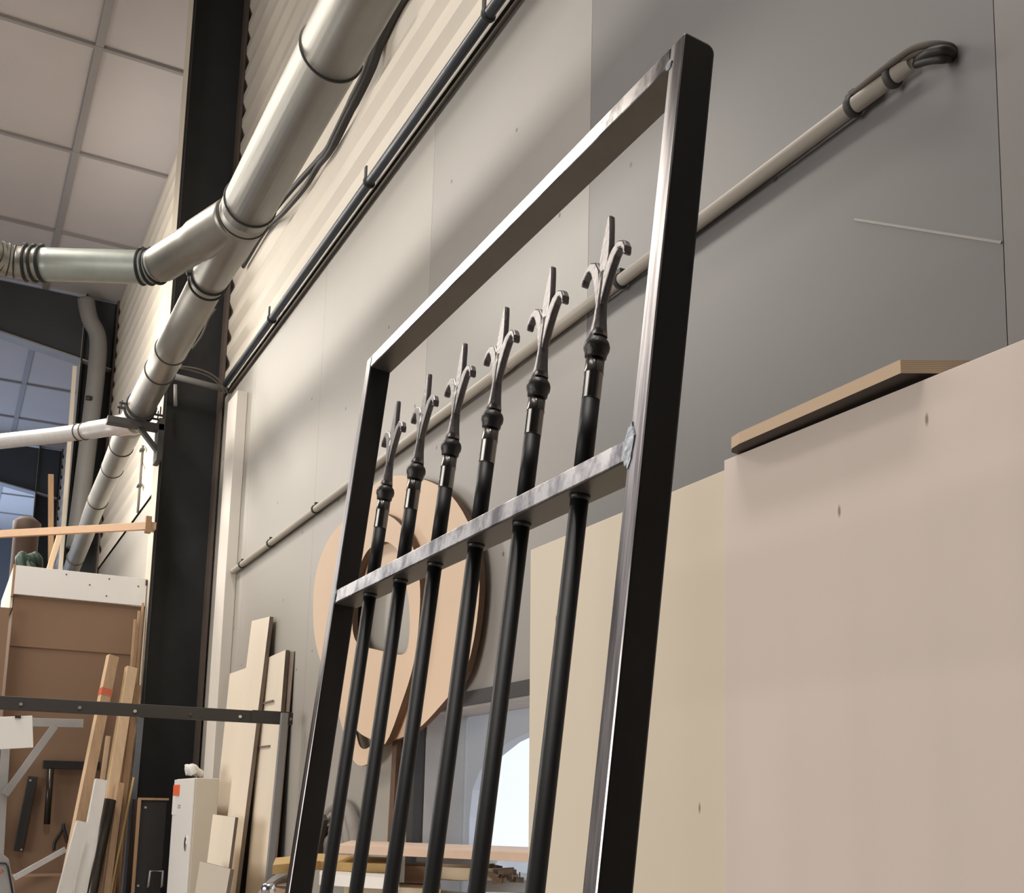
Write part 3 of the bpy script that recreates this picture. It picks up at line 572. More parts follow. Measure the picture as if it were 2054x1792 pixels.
DH = [(1.5550, 4.9107, 2.3853), (1.5550, 4.9191, 2.4886), (1.5550, 4.8906, 2.5341), (1.5550, 4.7600, 2.5347), (1.5550, 4.5946, 2.5196), (1.5550, 4.4370, 2.4926), (1.5550, 4.2983, 2.4565), (1.5550, 4.2155, 2.4183), (1.5550, 4.1698, 2.3513), (1.5550, 4.1424, 2.2489), (1.5550, 4.1496, 2.1678), (1.5550, 4.1734, 2.1393), (1.5550, 4.2386, 2.1347), (1.5550, 4.3659, 2.1546), (1.5550, 4.5190, 2.1818), (1.5550, 4.6818, 2.2129), (1.5550, 4.8198, 2.2419), (1.5550, 4.8826, 2.2916)]
O1, I1 = rs(sm(D1, 6), 72), rs(sm(DH, 6), 72)
c1 = sum(I1, Vector()) / 72; ang = lambda p: math.atan2(p.z - c1.z, p.y - c1.y)
O1.sort(key=ang); I1.sort(key=ang)
bm = nb(); bm_ringplate(bm, O1, I1, (0.022, 0, 0)); edge_mats(bm)
tag(obj('plywood_disc', bm, [M['disc'], M['disc_edge']]), 'big round peach plywood disc on the wall, rearmost right part of the cut-outs', 'plywood cut-out')
RA = [(1.5450, 5.2326, 2.7297), (1.5450, 5.0153, 2.8013), (1.5450, 4.7329, 2.7920), (1.5450, 4.4043, 2.6956), (1.5450, 4.1244, 2.5208), (1.5450, 4.0622, 2.3338), (1.5450, 4.0711, 2.1234), (1.5450, 4.2029, 1.9623), (1.5450, 4.2989, 1.8319), (1.5450, 4.4332, 1.7424), (1.5450, 4.5823, 1.7101), (1.5450, 4.7005, 1.7255), (1.5450, 4.8044, 1.7923), (1.5450, 4.9883, 1.9769), (1.5450, 5.1789, 2.2219), (1.5450, 5.2932, 2.5220)]
RI = [(1.5450, 4.9900, 2.6374), (1.5450, 4.8861, 2.7101), (1.5450, 4.6538, 2.6976), (1.5450, 4.3641, 2.6076), (1.5450, 4.1952, 2.4739), (1.5450, 4.1136, 2.3221), (1.5450, 4.1158, 2.1476), (1.5450, 4.2074, 2.0015), (1.5450, 4.3292, 1.8926), (1.5450, 4.4603, 1.8116), (1.5450, 4.5542, 1.7788), (1.5450, 4.6447, 1.7904), (1.5450, 4.7057, 1.8518), (1.5450, 4.7924, 1.9852), (1.5450, 4.9107, 2.2158), (1.5450, 5.0055, 2.4550)]
bm = nb(); bm_ringplate(bm, sm(RA, 4), sm(RI, 4), (0.009, 0, 0)); edge_mats(bm)
tag(obj('plywood_ring', bm, [M['disc'], M['disc_edge']]), 'narrow oval plywood ring whose lower tip pokes out below the other cut-outs', 'plywood cut-out')
RB = [(1.5200, 5.3612, 2.4567), (1.5200, 5.3586, 2.6272), (1.5200, 5.2336, 2.7509), (1.5200, 5.0127, 2.8138), (1.5200, 4.7284, 2.8099), (1.5200, 4.3999, 2.7375), (1.5200, 4.1684, 2.6301), (1.5200, 4.0256, 2.4990), (1.5200, 3.9611, 2.3725), (1.5200, 3.9524, 2.2391), (1.5200, 3.9908, 2.0751), (1.5200, 4.1003, 1.9341), (1.5200, 4.2637, 1.7864), (1.5200, 4.4303, 1.8092), (1.5200, 4.6246, 1.8570), (1.5200, 4.8502, 1.9661), (1.5200, 5.0968, 2.1309), (1.5200, 5.2820, 2.2903)]
RH = [(1.5200, 4.7495, 2.3485), (1.5200, 4.7472, 2.4249), (1.5200, 4.7257, 2.5095), (1.5200, 4.6685, 2.5764), (1.5200, 4.5579, 2.6209), (1.5200, 4.3723, 2.6122), (1.5200, 4.2321, 2.5541), (1.5200, 4.1384, 2.4609), (1.5200, 4.0846, 2.3637), (1.5200, 4.0492, 2.2332), (1.5200, 4.0545, 2.1385), (1.5200, 4.0893, 2.1195), (1.5200, 4.1766, 2.1271), (1.5200, 4.3270, 2.1555), (1.5200, 4.4616, 2.1808), (1.5200, 4.5770, 2.2023), (1.5200, 4.6793, 2.2354), (1.5200, 4.7334, 2.2853)]
bm = nb(); bm_ringplate(bm, sm(RB, 4), sm(RH, 4), (0.024, 0, 0)); edge_mats(bm)
tag(obj('plywood_ring', bm, [M['disc'], M['disc_edge']]), 'front peach plywood oval with a rounded hole showing the grey wall', 'plywood cut-out')

# ------------------------------------------------------------------ boards leaning on the wall behind the steel rack
def lean_board(name, tl, tr, bl, br_, t, mats, label, group='boards leaning on the wall behind the rack bar', ext=1.0, cat='board', par=None):
    """front face given by four corners (bottom corners are pushed on to the floor), thickness t away from the room"""
    tl, tr, bl, br_ = map(Vector, (tl, tr, bl, br_))
    f = lambda a, b: a + (b - a) * (a.z / (a.z - b.z)) * ext if ext else b
    bl, br_ = f(tl, bl), f(tr, br_)
    n = (tr - tl).cross(bl - tl).normalized()
    if n.x < 0: n = -n
    bm = nb(); bm_prism(bm, [tl, tr, br_, bl], n * t); bmesh.ops.recalc_face_normals(bm, faces=bm.faces[:])
    for f_ in bm.faces: f_.material_index = 0 if abs(f_.normal.dot(n)) > 0.7 else 1
    return tag(obj(name, bm, mats, None, 0.001), label, cat, group)
BM_ = [M['birch'], M['birch_edge']]
lean_board('leaning_board', (1.5600, 6.7864, 2.6140), (1.5600, 6.3632, 2.5823), (1.4580, 6.7606, 1.0428), (1.4580, 6.3390, 1.0726), 0.022, BM_, 'tallest pale birch board leaning on the wall behind the rack bar')
lean_board('leaning_board', (1.5800, 7.3813, 2.3566), (1.5800, 6.8656, 2.3500), (1.5150, 7.2699, 1.2787), (1.5150, 6.6785, 1.3005), 0.016, BM_, 'wide pale birch board behind the tallest one, beside the white trunking')
lean_board('leaning_board', (1.5710, 6.4316, 2.3542), (1.5710, 6.0232, 2.3564), (1.5150, 6.3577, 1.0701), (1.5150, 5.9197, 1.1010), 0.022, BM_, 'pale birch door-like board right of the tallest board, behind the rack post')
lean_board('leaning_sheet', (1.5940, 6.1395, 2.3577), (1.5940, 5.9390, 2.3409), (1.5500, 6.0967, 1.0878), (1.5500, 5.9189, 1.1003), 0.005, [M['birch_edge'], M['birch_edge']], 'thin dark-edged sheet against the wall right of the birch boards', cat='sheet')
lean_board('leaning_board', (1.3600, 6.5550, 1.4837), (1.3600, 6.0138, 1.4754), (1.3300, 6.5235, 1.0675), (1.3300, 5.9968, 1.0994), 0.016, BM_, 'short pale board in front of the tallest board, right of the locker')
lean_board('leaning_board', (1.2200, 6.1174, 1.2519), (1.2200, 5.4303, 1.2486), (1.2000, 6.0877, 1.0956), (1.2000, 5.4057, 1.1261), 0.018, [M['white_side'], M['birch_edge']], 'lowest grey-beige board with a dark edge beside the locker')
db = bpy.data.objects['leaning_board.002']
for pa, pb in (((1.5520, 6.4281, 2.0944), (1.5520, 6.1477, 2.0934)), ((1.5450, 6.4086, 1.8524), (1.5450, 6.1384, 1.8502))):
    bm = nb(); bm_beam(bm, pa, pb, 0.010, 0.006, (0, 0, 1)); obj('slot', bm, M['birch_edge'], db)

# ------------------------------------------------------------------ rack: dark bar and post
rk = thing('steel_rack', (1.48, 5.7, 0), 'dark perforated steel bar bolted to a grey post in front of the leaning boards', 'rack')
RY = 5.70
b0, b1 = Vector((0.2294, 5.7000, 1.9720)), Vector((1.5386, 5.7000, 1.9673))
bm = nb(); bm_beam(bm, b0 - (b1 - b0) * 0.6, b1, 0.060, 0.03, (0, 0, 1)); bar_o = part('rack_bar', bm, M['rack'], rk, 0.002)
for q, m_ in (((0.3125, 5.6800, 1.9689), 'grey_steel'), ((0.5555, 5.6800, 1.9671), 'grey_steel'), ((0.7945, 5.6800, 1.9645), 'flange'), ((1.0440, 5.6800, 1.9641), 'rust_brown'), ((1.2787, 5.6800, 1.9647), 'paper'), ((1.3633, 5.6800, 1.9619), 'grey_steel'), ((1.5257, 5.6800, 1.9655), 'grey_steel')):
    bm = nb(); bm_cyl(bm, (q[0], 5.690, q[2]), (q[0], 5.678, q[2]), 0.0075, 10); part('bolt_head', bm, M[m_], bar_o)
bm = nb(); bm_box(bm, (1.335, 5.676, b1.z - 0.027), (1.52, 5.684, b1.z + 0.033)); part('splice_plate', bm, M['rack'], bar_o)
pt_, pb_ = Vector((1.4890, 5.6600, 1.9920)), Vector((1.4557, 5.6600, 1.1205))
pb_ = pt_ + (pb_ - pt_) * (pt_.z / (pt_.z - pb_.z))
bm = nb(); bm_beam(bm, pt_, pb_, 0.033, 0.03, (1, 0, 0)); part('rack_post', bm, M['grey_steel'], rk, 0.002)

# ------------------------------------------------------------------ white locker, black case
lk = thing('white_locker', (1.38, 7.0, 0), 'narrow white metal locker with an orange label and oval handle below the trunking', 'locker')
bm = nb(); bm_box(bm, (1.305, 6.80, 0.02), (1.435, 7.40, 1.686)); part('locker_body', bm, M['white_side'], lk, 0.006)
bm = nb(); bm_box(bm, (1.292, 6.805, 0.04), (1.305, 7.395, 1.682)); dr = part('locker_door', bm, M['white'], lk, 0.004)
bm = nb(); bm_lathe(bm, (1.292, 6.90, 1.315), (-1, 0, 0), [(0.030, 0), (0.030, 0.004), (0.022, 0.007)], 20); 
for v in bm.verts: v.co.z = 1.315 + (v.co.z - 1.315) * 1.5
part('door_handle', bm, M['chrome'], dr)
bm = nb(); bm_box(bm, (1.288, 7.20, 1.585), (1.2925, 7.396, 1.650)); part('orange_label', bm, M['orange'], dr)
bm = nb(); bm_box(bm, (1.289, 7.30, 1.47), (1.2925, 7.397, 1.585)); part('label_sticker', bm, M['paper'], dr)
for z_ in (1.525, 1.512):
    bm = nb(); bm_box(bm, (1.290, 7.14, z_), (1.2925, 7.22, z_ + 0.006)); part('printed_line', bm, M['ink'], dr)
bm = nb()
for k in range(7):
    t = k / 6; bm_tube(bm, [(1.33 + 0.02 * random.random(), 7.02 + 0.17 * t, 1.711), (1.31 + 0.05 * random.random(), 7.03 + 0.17 * t, 1.74 + 0.02 * random.random()), (1.36 + 0.03 * random.random(), 7.05 + 0.14 * t, 1.725), (1.385, 7.06 + 0.12 * t, 1.711)], 0.016 + 0.007 * random.random(), 8, n=4)
tag(obj('crumpled_film', bm, M['rag']), 'crumpled white plastic film lying on top of the white locker', 'film')
bc = thing('black_case', (1.24, 7.7, 0), 'black wood-edged case with a metal handle standing left of the locker', 'case')
bm = nb(); bm_box(bm, (1.137, 7.66, 0.01), (1.30, 7.95, 1.56)); part('case_body', bm, M['black'], bc)
bm = nb(); bm_box(bm, (1.127, 7.645, 0.0), (1.145, 7.662, 1.57)); bm_box(bm, (1.145, 7.645, 1.556), (1.31, 7.662, 1.57)); part('wood_edging', bm, M['oak'], bc)
bm = nb(); bm_tube(bm, [(1.222, 7.65, 1.02), (1.222, 7.63, 1.03), (1.224, 7.62, 1.12), (1.30, 7.62, 1.12), (1.302, 7.63, 1.03), (1.302, 7.65, 1.02)], 0.007, 8, curve=False); part('case_handle', bm, M['grey_steel'], bc)
for p in ((1.175, 1.51), (1.165, 1.03)):
    bm = nb(); bm_cyl(bm, (p[0], 7.66, p[1]), (p[0], 7.652, p[1]), 0.008, 8); part('screw', bm, M['grey_steel'], bc)

# ------------------------------------------------------------------ brown cabin beyond the rack
cab = thing('brown_cabin', (0.76, 9.0, 0), 'brown fibreboard cabin with a white fascia board left of the nearest column', 'cabin')
bm = nb(); bm_box(bm, (0.352, 8.30, 2.885), (1.175, 8.335, 3.078)); fs = part('fascia', bm, M['white'], cab, 0.002)
for x_, z_ in ((0.66, 3.05), (0.81, 2.995), (0.93, 3.05), (0.92, 2.93), (1.12, 3.02)):
    bm = nb(); bm_cyl(bm, (x_, 8.30, z_), (x_, 8.297, z_), 0.005, 8); part('screw_head', bm, M['rust_brown'], fs)
bm = nb(); bm_box(bm, (0.340, 8.299, 2.87), (0.352, 8.36, 3.085)); part('fascia_edging', bm, M['oak'], cab)
bm = nb(); bm_box(bm, (0.340, 8.36, 2.80), (0.356, 9.9, 3.075)); part('side_fascia', bm, M['birch'], cab)
bm = nb(); bm_box(bm, (0.36, 8.336, 2.545), (1.175, 8.352, 2.8845)); part('upper_panel', bm, M['mdf'], cab)
bm = nb(); bm_box(bm, (0.36, 8.346, 0.0), (1.175, 8.362, 2.545)); part('lower_panel', bm, M['mdf2'], cab)
bm = nb(); bm_box(bm, (0.36, 8.365, 0.0), (0.376, 9.9, 2.88)); part('side_panel', bm, M['mdf2'], cab)
bm = nb(); bm_box(bm, (0.36, 8.365, 3.03), (1.175, 9.9, 3.06)); part('roof', bm, M['mdf'], cab)
bm = nb(); bm_box(bm, (1.166, 8.294, 3.03), (1.176, 8.2995, 3.07)); part('fascia_clip', bm, M['clip'], fs)
bm = nb(); bm_box(bm, (-0.6, 8.24, 0.0), (0.338, 8.26, 2.78)); tag(obj('side_panel_board', bm, [M['mdf']]), 'tall brown fibreboard panel standing left of the cabin at picture edge', 'panel')
# things on the cabin roof and in the far bay
bm = nb(); bm_lathe(bm, (0.458, 9.62, 3.061), (0, 0, 1), [(0.08, 0), (0.09, 0.03), (0.09, 0.50), (0.10, 0.52), (0.10, 0.60), (0.05, 0.64)], 24)
tag(obj('brown_drum', bm, M['basket']), 'brown round drum standing on the cabin roof at left edge', 'drum')
bm = nb()
for k in range(10):
    a = random.random() * 6.28; r = 0.09 + 0.08 * random.random()
    bm_tube(bm, [(0.40 + 0.03 * k / 3, 8.75 + 0.06 * math.cos(a), 3.10), (0.39 + 0.03 * k / 3 + 0.03 * math.cos(a), 8.78, 3.17 + 0.10 * random.random()), (0.42 + 0.03 * k / 3, 8.80 + 0.05 * math.sin(a), 3.22), (0.46 + 0.02 * k / 3, 8.85, 3.10)], 0.028, 7, n=4)
tag(obj('green_tarpaulin', bm, M['green']), 'crumpled dark green tarpaulin lying on the cabin roof below the drum', 'tarpaulin')

# beech plank from the column to the left
k0, k1 = Vector((-0.3, 9.46, 3.40)), Vector((1.118, 8.10, 3.405))
pk = thing('beech_plank', (1.1, 8.12, 3.40), 'long level beech plank reaching from the nearest column to the left edge', 'plank')
bm = nb(); bm_beam(bm, k0, k1, 0.052, 0.03, (0, 0, 1)); part('plank', bm, M['beech'], pk, 0.002)
bm = nb(); bm_box(bm, (1.108, 8.085, 3.36), (1.146, 8.13, 3.475)); part('end_block', bm, M['oak'], pk, 0.002)
bm = nb(); bm_box(bm, (1.146, 8.10, 3.39), (1.178, 8.21, 3.44)); part('end_cleat', bm, M['beech'], pk)
def stick(name, p_top, p_bot, w, t, wd, m, label, cat, group=None, floor=True, bevel=0.002):
    a, b = Vector(p_top), Vector(p_bot)
    if floor: b = a + (b - a) * ((a.z - 0.003) / (a.z - b.z))
    bm = nb(); bm_beam(bm, a, b, w, t, wd)
    if isinstance(m, (list, tuple)):
        bmesh.ops.recalc_face_normals(bm, faces=bm.faces[:])
        for f in bm.faces: f.material_index = 1 if f.normal.y < -0.55 else 0  # near sides take the second material, shade put into its colour
    return tag(obj(name, bm, m, None, bevel), label, cat, group)
# tall slats in the far bay, above the cabin
stick('timber_slat', (1.1060, 15.3000, 7.0056), (1.1433, 15.3000, 4.4502), 0.05, 0.03, (1, 0, 0), M['birch'], 'thin pale vertical slat beside the middle column', 'slat')
stick('timber_slat', (0.8996, 14.6000, 5.3727), (0.9889, 14.6000, 4.2452), 0.06, 0.04, (1, 0, 0), M['oak'], 'brown upright post above the cabin, left of the slanted slat', 'slat')
stick('timber_slat', (0.8053, 11.0000, 3.9523), (0.7309, 11.0000, 3.5564), 0.045, 0.03, (1, 0, 0), M['pine'], 'short slanted pine slat above the cabin fascia', 'slat')
bm = nb(); bm_cyl(bm, (1.575, 12.1, 5.16), (1.575, 12.12, 4.45), 0.012, 8)
rod = tag(obj('hanging_rod', bm, M['cable_brown']), 'thin threaded rod hanging on the corrugated sheet left of the nearest column', 'rod')
for z_ in (5.10, 4.72):
    bm = nb(); bm_box(bm, (1.55, 12.06, z_), (1.59, 12.16, z_ + 0.02)); part('rod_nut', bm, M['clip'], rod)

# ------------------------------------------------------------------ battens leaning left of the column
GB_ = 'battens leaning against the brown cabin'
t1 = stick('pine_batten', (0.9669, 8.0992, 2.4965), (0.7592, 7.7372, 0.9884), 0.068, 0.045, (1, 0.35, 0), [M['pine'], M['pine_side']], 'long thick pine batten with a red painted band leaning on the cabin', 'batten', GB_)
a, b = Vector((0.9669, 8.0992, 2.4965)), Vector((0.7592, 7.7372, 0.9884)); d_ = (b - a).normalized()
bm = nb(); bm_beam(bm, a + d_ * 0.235, a + d_ * 0.285, 0.0705, 0.0475, (1, 0.35, 0)); part('red_band', bm, M['red_tape'], t1)
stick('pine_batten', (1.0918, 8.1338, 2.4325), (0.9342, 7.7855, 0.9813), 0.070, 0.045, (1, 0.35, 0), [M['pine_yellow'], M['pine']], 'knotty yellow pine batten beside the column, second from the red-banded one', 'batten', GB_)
stick('oak_batten', (1.1411, 8.1568, 2.3201), (1.0331, 7.8342, 0.9759), 0.045, 0.03, (1, 0.3, 0), M['oak'], 'brown oak batten tucked between the knotty batten and the column', 'batten', GB_)
for i, (pt2, pb2) in enumerate((((1.1009, 8.1885, 2.7699), (1.0943, 8.1617, 2.2333)), ((1.1268, 8.2218, 2.8357), (1.1172, 8.1919, 2.2370)), ((1.1532, 8.2549, 2.8988), (1.1467, 8.2221, 2.2411)))):
    stick('thin_strip', pt2, pb2, 0.016, 0.02, (1, 0, 0), M['pine_side'], ('leftmost and shortest of three thin brown strips behind the battens', 'middle one of three thin brown strips behind the battens', 'rightmost and tallest of three thin brown strips beside the column')[i], 'strip', 'thin strips beside the column')
stick('pine_batten', (0.9762, 8.0814, 1.9640), (0.9009, 7.8447, 0.9779), 0.030, 0.03, (1, 0, 0), M['pine'], 'short pale pine batten standing left of the knotty batten', 'batten', GB_)
stick('pine_batten', (1.0476, 7.8981, 1.6589), (0.9913, 7.7361, 0.9836), 0.042, 0.04, (1, 0.3, 0), M['pine_side'], 'short grey-brown batten below the oak batten', 'batten', GB_)
stick('aluminium_profile', (0.9134, 7.7321, 1.6754), (0.8251, 7.5697, 0.9988), 0.075, 0.03, (1, 0.15, 0), [M['white'], M['alu']], 'taller white aluminium profile leaning in front of the pine battens', 'profile', 'white profiles')
stick('aluminium_profile', (0.8050, 7.5003, 1.4180), (0.7238, 7.4030, 1.0127), 0.080, 0.03, (1, 0.15, 0), [M['white'], M['alu']], 'shorter white aluminium profile, frontmost at the bottom left', 'profile', 'white profiles')
a, b = Vector((0.9749, 7.8021, 1.5502)), Vector((0.8919, 7.6677, 0.9905)); b = a + (b - a) * ((a.z - 0.01) / (a.z - b.z))
bm = nb(); bm_cyl(bm, a, b, 0.046, 24); tag(obj('dark_tube', bm, M['dark_tube']), 'dark glossy tube leaning beside the taller white profile', 'tube')
stick('steel_strip', (1.1683, 8.0849, 2.0988), (1.1430, 8.0280, 0.9599), 0.045, 0.012, (1, 0.4, 0), M['slate_steel'], 'blue-grey steel strip leaning along the column foot', 'strip')
stick('yellow_rod', (1.1339, 7.9530, 1.7002), (1.0579, 7.8308, 1.1907), 0.012, 0.012, (1, 0, 0), M['ochre'], 'thin yellow rod among the battens beside the steel strip', 'rod')
# tools on the cabin front
bm = nb(); bm_beam(bm, (0.5659, 8.3100, 1.6964), (0.5173, 8.3100, 1.2168), 0.058, 0.03, (1, 0, 0.15)); lv = tag(obj('black_tool_case', bm, M['black'], None, 0.003), 'long black slanted tool hanging on the brown cabin panel', 'tool')
for q in ((0.5519, 8.2900, 1.6699), (0.5355, 8.2900, 1.2269)):
    bm = nb(); bm_cyl(bm, (q[0], 8.296, q[2]), (q[0], 8.288, q[2]), 0.007, 8); part('rivet', bm, M['grey_steel'], lv)
sq = thing('clamp_tool', (0.6530, 8.3100, 1.7573), 'dark T-shaped bar clamp hanging on the brown cabin panel', 'tool')
bm = nb(); bm_beam(bm, (0.6188, 8.3100, 1.7757), (0.9655, 8.3100, 1.7772), 0.055, 0.03, (0, 0, 1)); part('clamp_bar', bm, M['black'], sq, 0.003)
bm = nb(); bm_cyl(bm, (0.6671, 8.2900, 1.7476), (0.6717, 8.2900, 1.3895), 0.020, 12); part('clamp_handle', bm, M['dark_tube'], sq)
pl = thing('pliers', (0.7721, 8.3200, 1.3218), 'black pliers hanging beside the big pine batten', 'pliers')
bm = nb(); bm_tube(bm, [(0.7753, 8.3200, 1.3961), (0.7618, 8.3200, 1.3379), (0.7310, 8.3200, 1.2734), (0.7291, 8.3200, 1.2220)], 0.010, 8, n=5); part('handle', bm, M['black'], pl)
bm = nb(); bm_tube(bm, [(0.7726, 8.3150, 1.3865), (0.7889, 8.3150, 1.3316), (0.8115, 8.3150, 1.2736)], 0.010, 8, n=5); part('handle', bm, M['black'], pl)
gb = thing('grey_bracket', (0.4263, 8.0000, 1.5584), 'grey steel triangular bracket with diagonal brace at lower left', 'bracket')
bm = nb(); bm_beam(bm, (0.2215, 8.0000, 2.0219), (0.8109, 8.0000, 2.0362), 0.055, 0.03, (0, 0, 1)); part('arm', bm, M['grey_steel'], gb, 0.002)
bm = nb(); bm_beam(bm, (0.6446, 7.9900, 2.0114), (0.3968, 7.9900, 1.5731), 0.045, 0.02, (1, 0, 1)); part('brace', bm, M['grey_steel'], gb, 0.002)
a, b = Vector((0.3721, 8.0200, 2.0215)), Vector((0.3948, 8.0200, 1.2833)); b = a + (b - a) * (a.z / (a.z - b.z))
bm = nb(); bm_beam(bm, a, b, 0.05, 0.03, (1, 0, 0)); part('upright', bm, M['grey_steel'], gb, 0.002)
bm = nb(); p = [(0.2087, 7.6000, 2.0188), (0.4856, 7.6000, 2.0454), (0.5064, 7.6000, 1.8554), (0.2251, 7.6000, 1.8266)]; bm_prism(bm, p, (0, 0.03, 0))
wb = tag(obj('white_board', bm, M['white'], None, 0.002), 'small white board in front of the grey bracket at left edge', 'board')
bm = nb(); bm_box(bm, (Vector((0.3920, 7.6000, 2.0374)).x, 7.588, Vector((0.3929, 7.6000, 2.0256)).z), (Vector((0.4240, 7.6000, 2.0391)).x, 7.602, Vector((0.3917, 7.6000, 2.0404)).z)); part('black_clip', bm, M['black'], wb)
bm = nb(); bm_beam(bm, (0.4831, 7.9000, 1.0718), (0.7600, 7.9000, 1.2445), 0.034, 0.03, (0, 0, 1)); tag(obj('angle_iron', bm, M['alu'], None, 0.001), 'bright slanted metal angle reaching towards the big pine batten', 'metal bar')
bm = nb(); p = [(0.2844, 7.3000, 1.3072), (0.3635, 7.3000, 1.2576), (0.4125, 7.3000, 1.2132), (0.4583, 7.3000, 1.0254), (0.4770, 7.3000, 0.9209), (0.3169, 7.3000, 0.9254)]; bm_prism(bm, p, (0, 0.12, 0))
mc = tag(obj('grey_machine_guard', bm, M['grey_steel'], None, 0.004), 'grey machine guard with a dark rim in the bottom left corner', 'machine')
bm = nb(); bm_tube(bm, [(0.3181, 7.2900, 1.1979), (0.3988, 7.2900, 1.1890), (0.4105, 7.2900, 1.1696), (0.4519, 7.2900, 1.0044)], 0.006, 6, curve=False); part('guard_rim', bm, M['black'], mc)
bm = nb(); q = Vector((0.3722, 7.2900, 1.1481)); bm_cyl(bm, (q.x, 7.30, q.z), (q.x, 7.292, q.z), 0.010, 12); part('red_button', bm, M['red_tape'], mc)
bm = nb(); bm_box(bm, (Vector((0.4864, 8.1000, 1.0659)).x, 8.0, 0.0), (Vector((0.8457, 8.1000, 1.0608)).x, 8.29, Vector((0.5776, 8.0000, 1.0766)).z)); tag(obj('brown_chest', bm, M['mdf'], None, 0.004), 'low brown chest standing before the cabin at the bottom left', 'chest')

# ------------------------------------------------------------------ bench behind the gate with offcuts
bn = thing('workbench', (1.27, 3.75, 0), 'workbench along the wall under the window, hidden behind offcuts', 'bench')
bm = nb(); bm_box(bm, (0.98, 2.62, 1.17), (1.56, 4.30, 1.21)); part('bench_top', bm, M['ply2'], bn)
for x_ in (1.02, 1.52):
    for y_ in (2.68, 4.24):
        bm = nb(); bm_box(bm, (x_ - 0.03, y_ - 0.03, 0), (x_ + 0.03, y_ + 0.03, 1.17)); part('leg', bm, M['pine_side'], bn)
def offcut(name, pts, h, m, label, grp='offcuts on the bench', cat='offcut', mats=None):
    bm = nb(); bm_prism(bm, pts, (0, 0, h)); return tag(obj(name, bm, m, None, 0.001), label, cat, grp)
def curl(name, c, R, a0, a1, z0, h, t, m, label):
    n = 22; L = []; Rr = []
    for k in range(n + 1):
        a = math.radians(a0 + (a1 - a0) * k / n); L.append((c[0] + R * math.cos(a), c[1] + R * math.sin(a), z0)); Rr.append((c[0] + (R - t) * math.cos(a), c[1] + (R - t) * math.sin(a), z0))
    bm = nb(); bm_strip(bm, L, Rr, (0, 0, h)); return tag(obj(name, bm, m), label, 'offcut', 'offcuts on the bench')
offcut('bench_plank', [(1.2200, 3.8643, 1.3850), (1.6074, 3.1739, 1.3850), (1.8402, 3.6349, 1.3850), (1.4283, 4.3459, 1.3850)], 0.028, M['pink_wood'], 'long pale softwood plank lying on top of the offcuts under the window')
offcut('ochre_board', [(0.9674, 3.7190, 1.3250), (1.1923, 3.9638, 1.3250), (1.2546, 3.8269, 1.3250), (1.3886, 3.7084, 1.3250), (1.5417, 4.1309, 1.3250), (1.3658, 4.5464, 1.3250), (1.1051, 4.2133, 1.3250)], 0.030, M['ochre'], 'ochre-edged board lying below the long softwood plank')
offcut('white_strip', [(1.1199, 3.7146, 1.2900), (1.2139, 3.5467, 1.2900), (1.2886, 3.4355, 1.2900), (1.4383, 3.8381, 1.2900), (1.2562, 4.1722, 1.2900)], 0.034, M['white'], 'white laminate strip under the ochre-edged board')
offcut('pink_block', [(1.0855, 4.1034, 1.2620), (1.1150, 4.0693, 1.2620), (1.1805, 4.2982, 1.2620), (1.1513, 4.3348, 1.2620)], 0.030, M['pink_wood'], 'small pinkish wood block beside the grey bent strip')
offcut('pink_board', [(1.0439, 3.9706, 1.2350), (1.1543, 3.9371, 1.2350), (1.2890, 4.4034, 1.2350), (1.1717, 4.4357, 1.2350)], 0.026, M['pink_wood'], 'pinkish softwood board at the left end of the offcuts')
offcut('laminate_offcut', [(1.6736, 3.6380, 1.2620), (1.8088, 3.5512, 1.2620), (2.0047, 3.9375, 1.2620), (1.8709, 4.0600, 1.2620)], 0.042, M['veneer_grey'], 'grey laminate panel below the wood shavings at right')
offcut('white_sheet', [(1.1911, 3.6689, 1.2350), (1.4218, 3.5151, 1.2350), (1.5774, 3.9031, 1.2350), (1.3515, 4.1695, 1.2350)], 0.020, M['white'], 'pale sheet lying at the bottom of the offcuts')
c = Vector((1.0190, 3.6379, 1.2600))
n = 18; L = []; R_ = []
p0, p1, p2 = Vector((1.0600, 4.2651, 1.2130)), Vector((1.0600, 4.1277, 1.2953)), Vector((1.0600, 3.7447, 1.3461))
for k in range(n + 1):
    t = k / n; p = p0 * (1 - t) ** 2 + p1 * 2 * t * (1 - t) + p2 * t * t; d = ((p1 - p0) * (1 - t) + (p2 - p1) * t).normalized(); nn = Vector((0, d.z, -d.y)).normalized() * 0.010
    L.append(p + nn); R_.append(p - nn)
bm = nb(); bm_strip(bm, L, R_, (0.05, 0, 0)); tag(obj('bent_strip', bm, M['grey_steel']), 'grey bent strip arching up at the left end of the offcuts', 'offcut', 'offcuts on the bench')
def pc(px_, s_): return Vector(px_) * 1.0
c = Vector((1.6406, 3.7456, 1.3300)); curl('curved_veneer', c, 0.11, 175, 330, 1.300, 0.055, 0.008, M['veneer_tan'], 'tan bent veneer piece at the middle of the offcuts')
c = Vector((1.6978, 3.9930, 1.3450)); curl('curved_veneer', c, 0.17, 200, 350, 1.345, 0.040, 0.008, M['veneer_grey'], 'grey bent veneer strip just below the softwood plank')
c = Vector((1.6670, 3.6844, 1.3060)); curl('curved_veneer', c, 0.135, 150, 300, 1.306, 0.040, 0.010, M['veneer_cream'], 'cream half-round bent veneer before the tan veneer')
c = Vector((1.7574, 3.7660, 1.2600)); curl('curved_veneer', c, 0.19, 150, 300, 1.222, 0.038, 0.020, M['veneer_cream'], 'wide cream half-round strip lowest in the pile')
bm = nb()
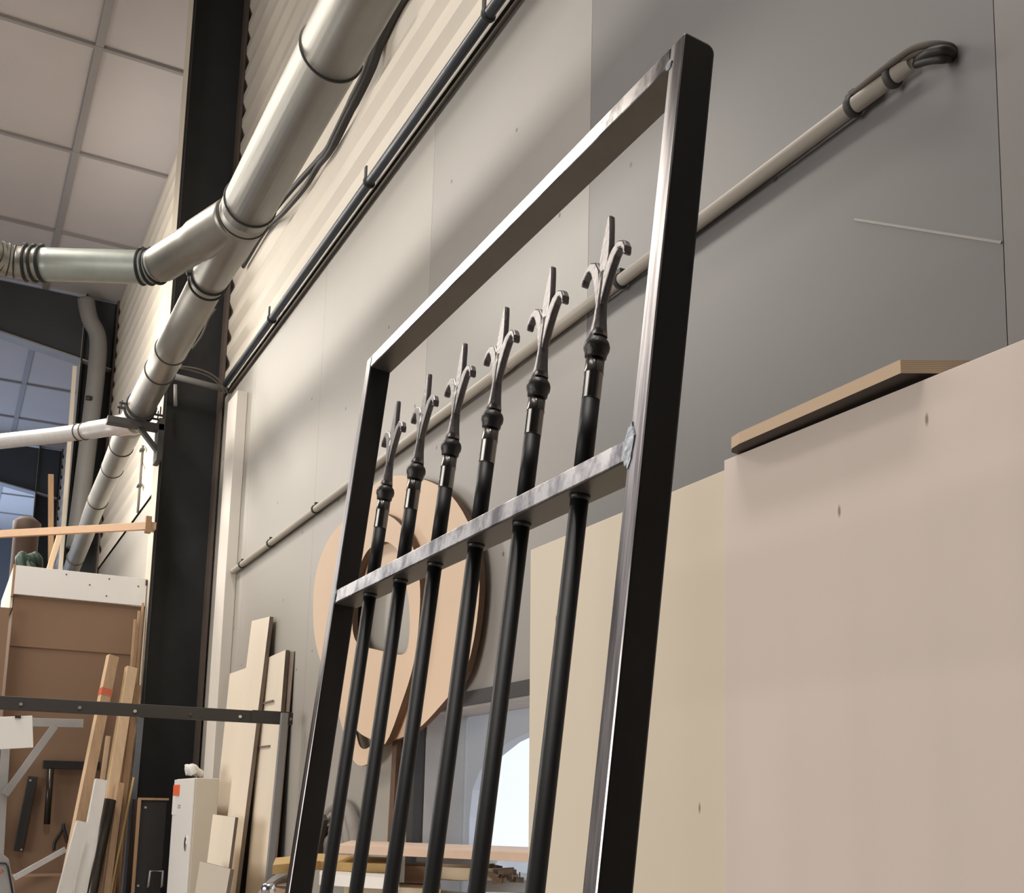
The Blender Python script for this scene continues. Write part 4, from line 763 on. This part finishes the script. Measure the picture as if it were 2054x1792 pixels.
for k in range(26):
    p = Vector((1.7077, 3.5439, 1.3220)) + Vector((random.uniform(-.05, .05), random.uniform(-.10, .10), random.uniform(-.012, .022)))
    a = random.uniform(0, 3.14); bm_beam(bm, p, p + Vector((0.05 * math.cos(a), 0.05 * math.sin(a), random.uniform(-.008, .012))), 0.018, 0.004, (0, 0, 1))
tag(obj('wood_shavings', bm, M['shaving']), 'heap of brown wood shavings on the grey panel', 'shavings', kind='stuff')
bm = nb(); bm_lathe(bm, (0.9520, 3.6937, 1.2620), (0, 0, 1), [(0.0, 0), (0.018, 0.002), (0.024, 0.02), (0.020, 0.035), (0.010, 0.04)], 9); tag(obj('foil_scrap', bm, M['chrome']), 'shiny foil scrap at the left end of the offcuts', 'scrap')

offcut('tan_board', [(1.4488, 3.8073, 1.2850), (1.5061, 3.7395, 1.2850), (1.5856, 3.9382, 1.2850), (1.5259, 4.0114, 1.2850)], 0.058, M['veneer_tan'], 'pinkish tan block of wood between the ochre-edged board and the bent veneers')
offcut('cream_strip', [(1.2084, 3.7273, 1.2620), (1.4795, 3.5574, 1.2620), (1.5841, 3.8108, 1.2620), (1.2863, 3.9704, 1.2620)], 0.020, M['veneer_cream'], 'cream wood strip just under the white laminate strip')


# grey hose coil hanging on the wall left of the window
hc = thing('hose_coil', (1.54, 5.0, 1.55), 'grey hose coil hanging on the wall behind the gate bars', 'hose')
for k in range(4):
    c = Vector((1.5500, 4.9244, 1.3015)); r = 0.27 - 0.055 * k
    bm = nb(); bm_tube(bm, [(1.562 - 0.008 * k, c.y - r * math.cos(math.radians(t)), c.z + 0.9 * r * math.sin(math.radians(t))) for t in range(-5, 186, 19)], 0.030, 10, n=3); part('hose_turn', bm, M['hose'], hc)
bm = nb(); bm_beam(bm, (1.5000, 4.9376, 1.4929), (1.5000, 5.0278, 1.3292), 0.05, 0.02, (0, 1, 0)); tag(obj('dark_strap', bm, M['ply_dark'], None, 0.002), 'dark brown strap hanging in front of the grey hose coil', 'strap')
a, b = Vector((1.5800, 4.2965, 1.8138)), Vector((1.5800, 4.3099, 1.4071)); b = a + (b - a) * (a.z / (a.z - b.z))
bm = nb(); bm_beam(bm, a, b, 0.05, 0.02, (0, 1, 0)); tag(obj('brown_lath', bm, M['disc_edge'], None, 0.001), 'dark brown upright lath on the wall below the plywood disc', 'lath')
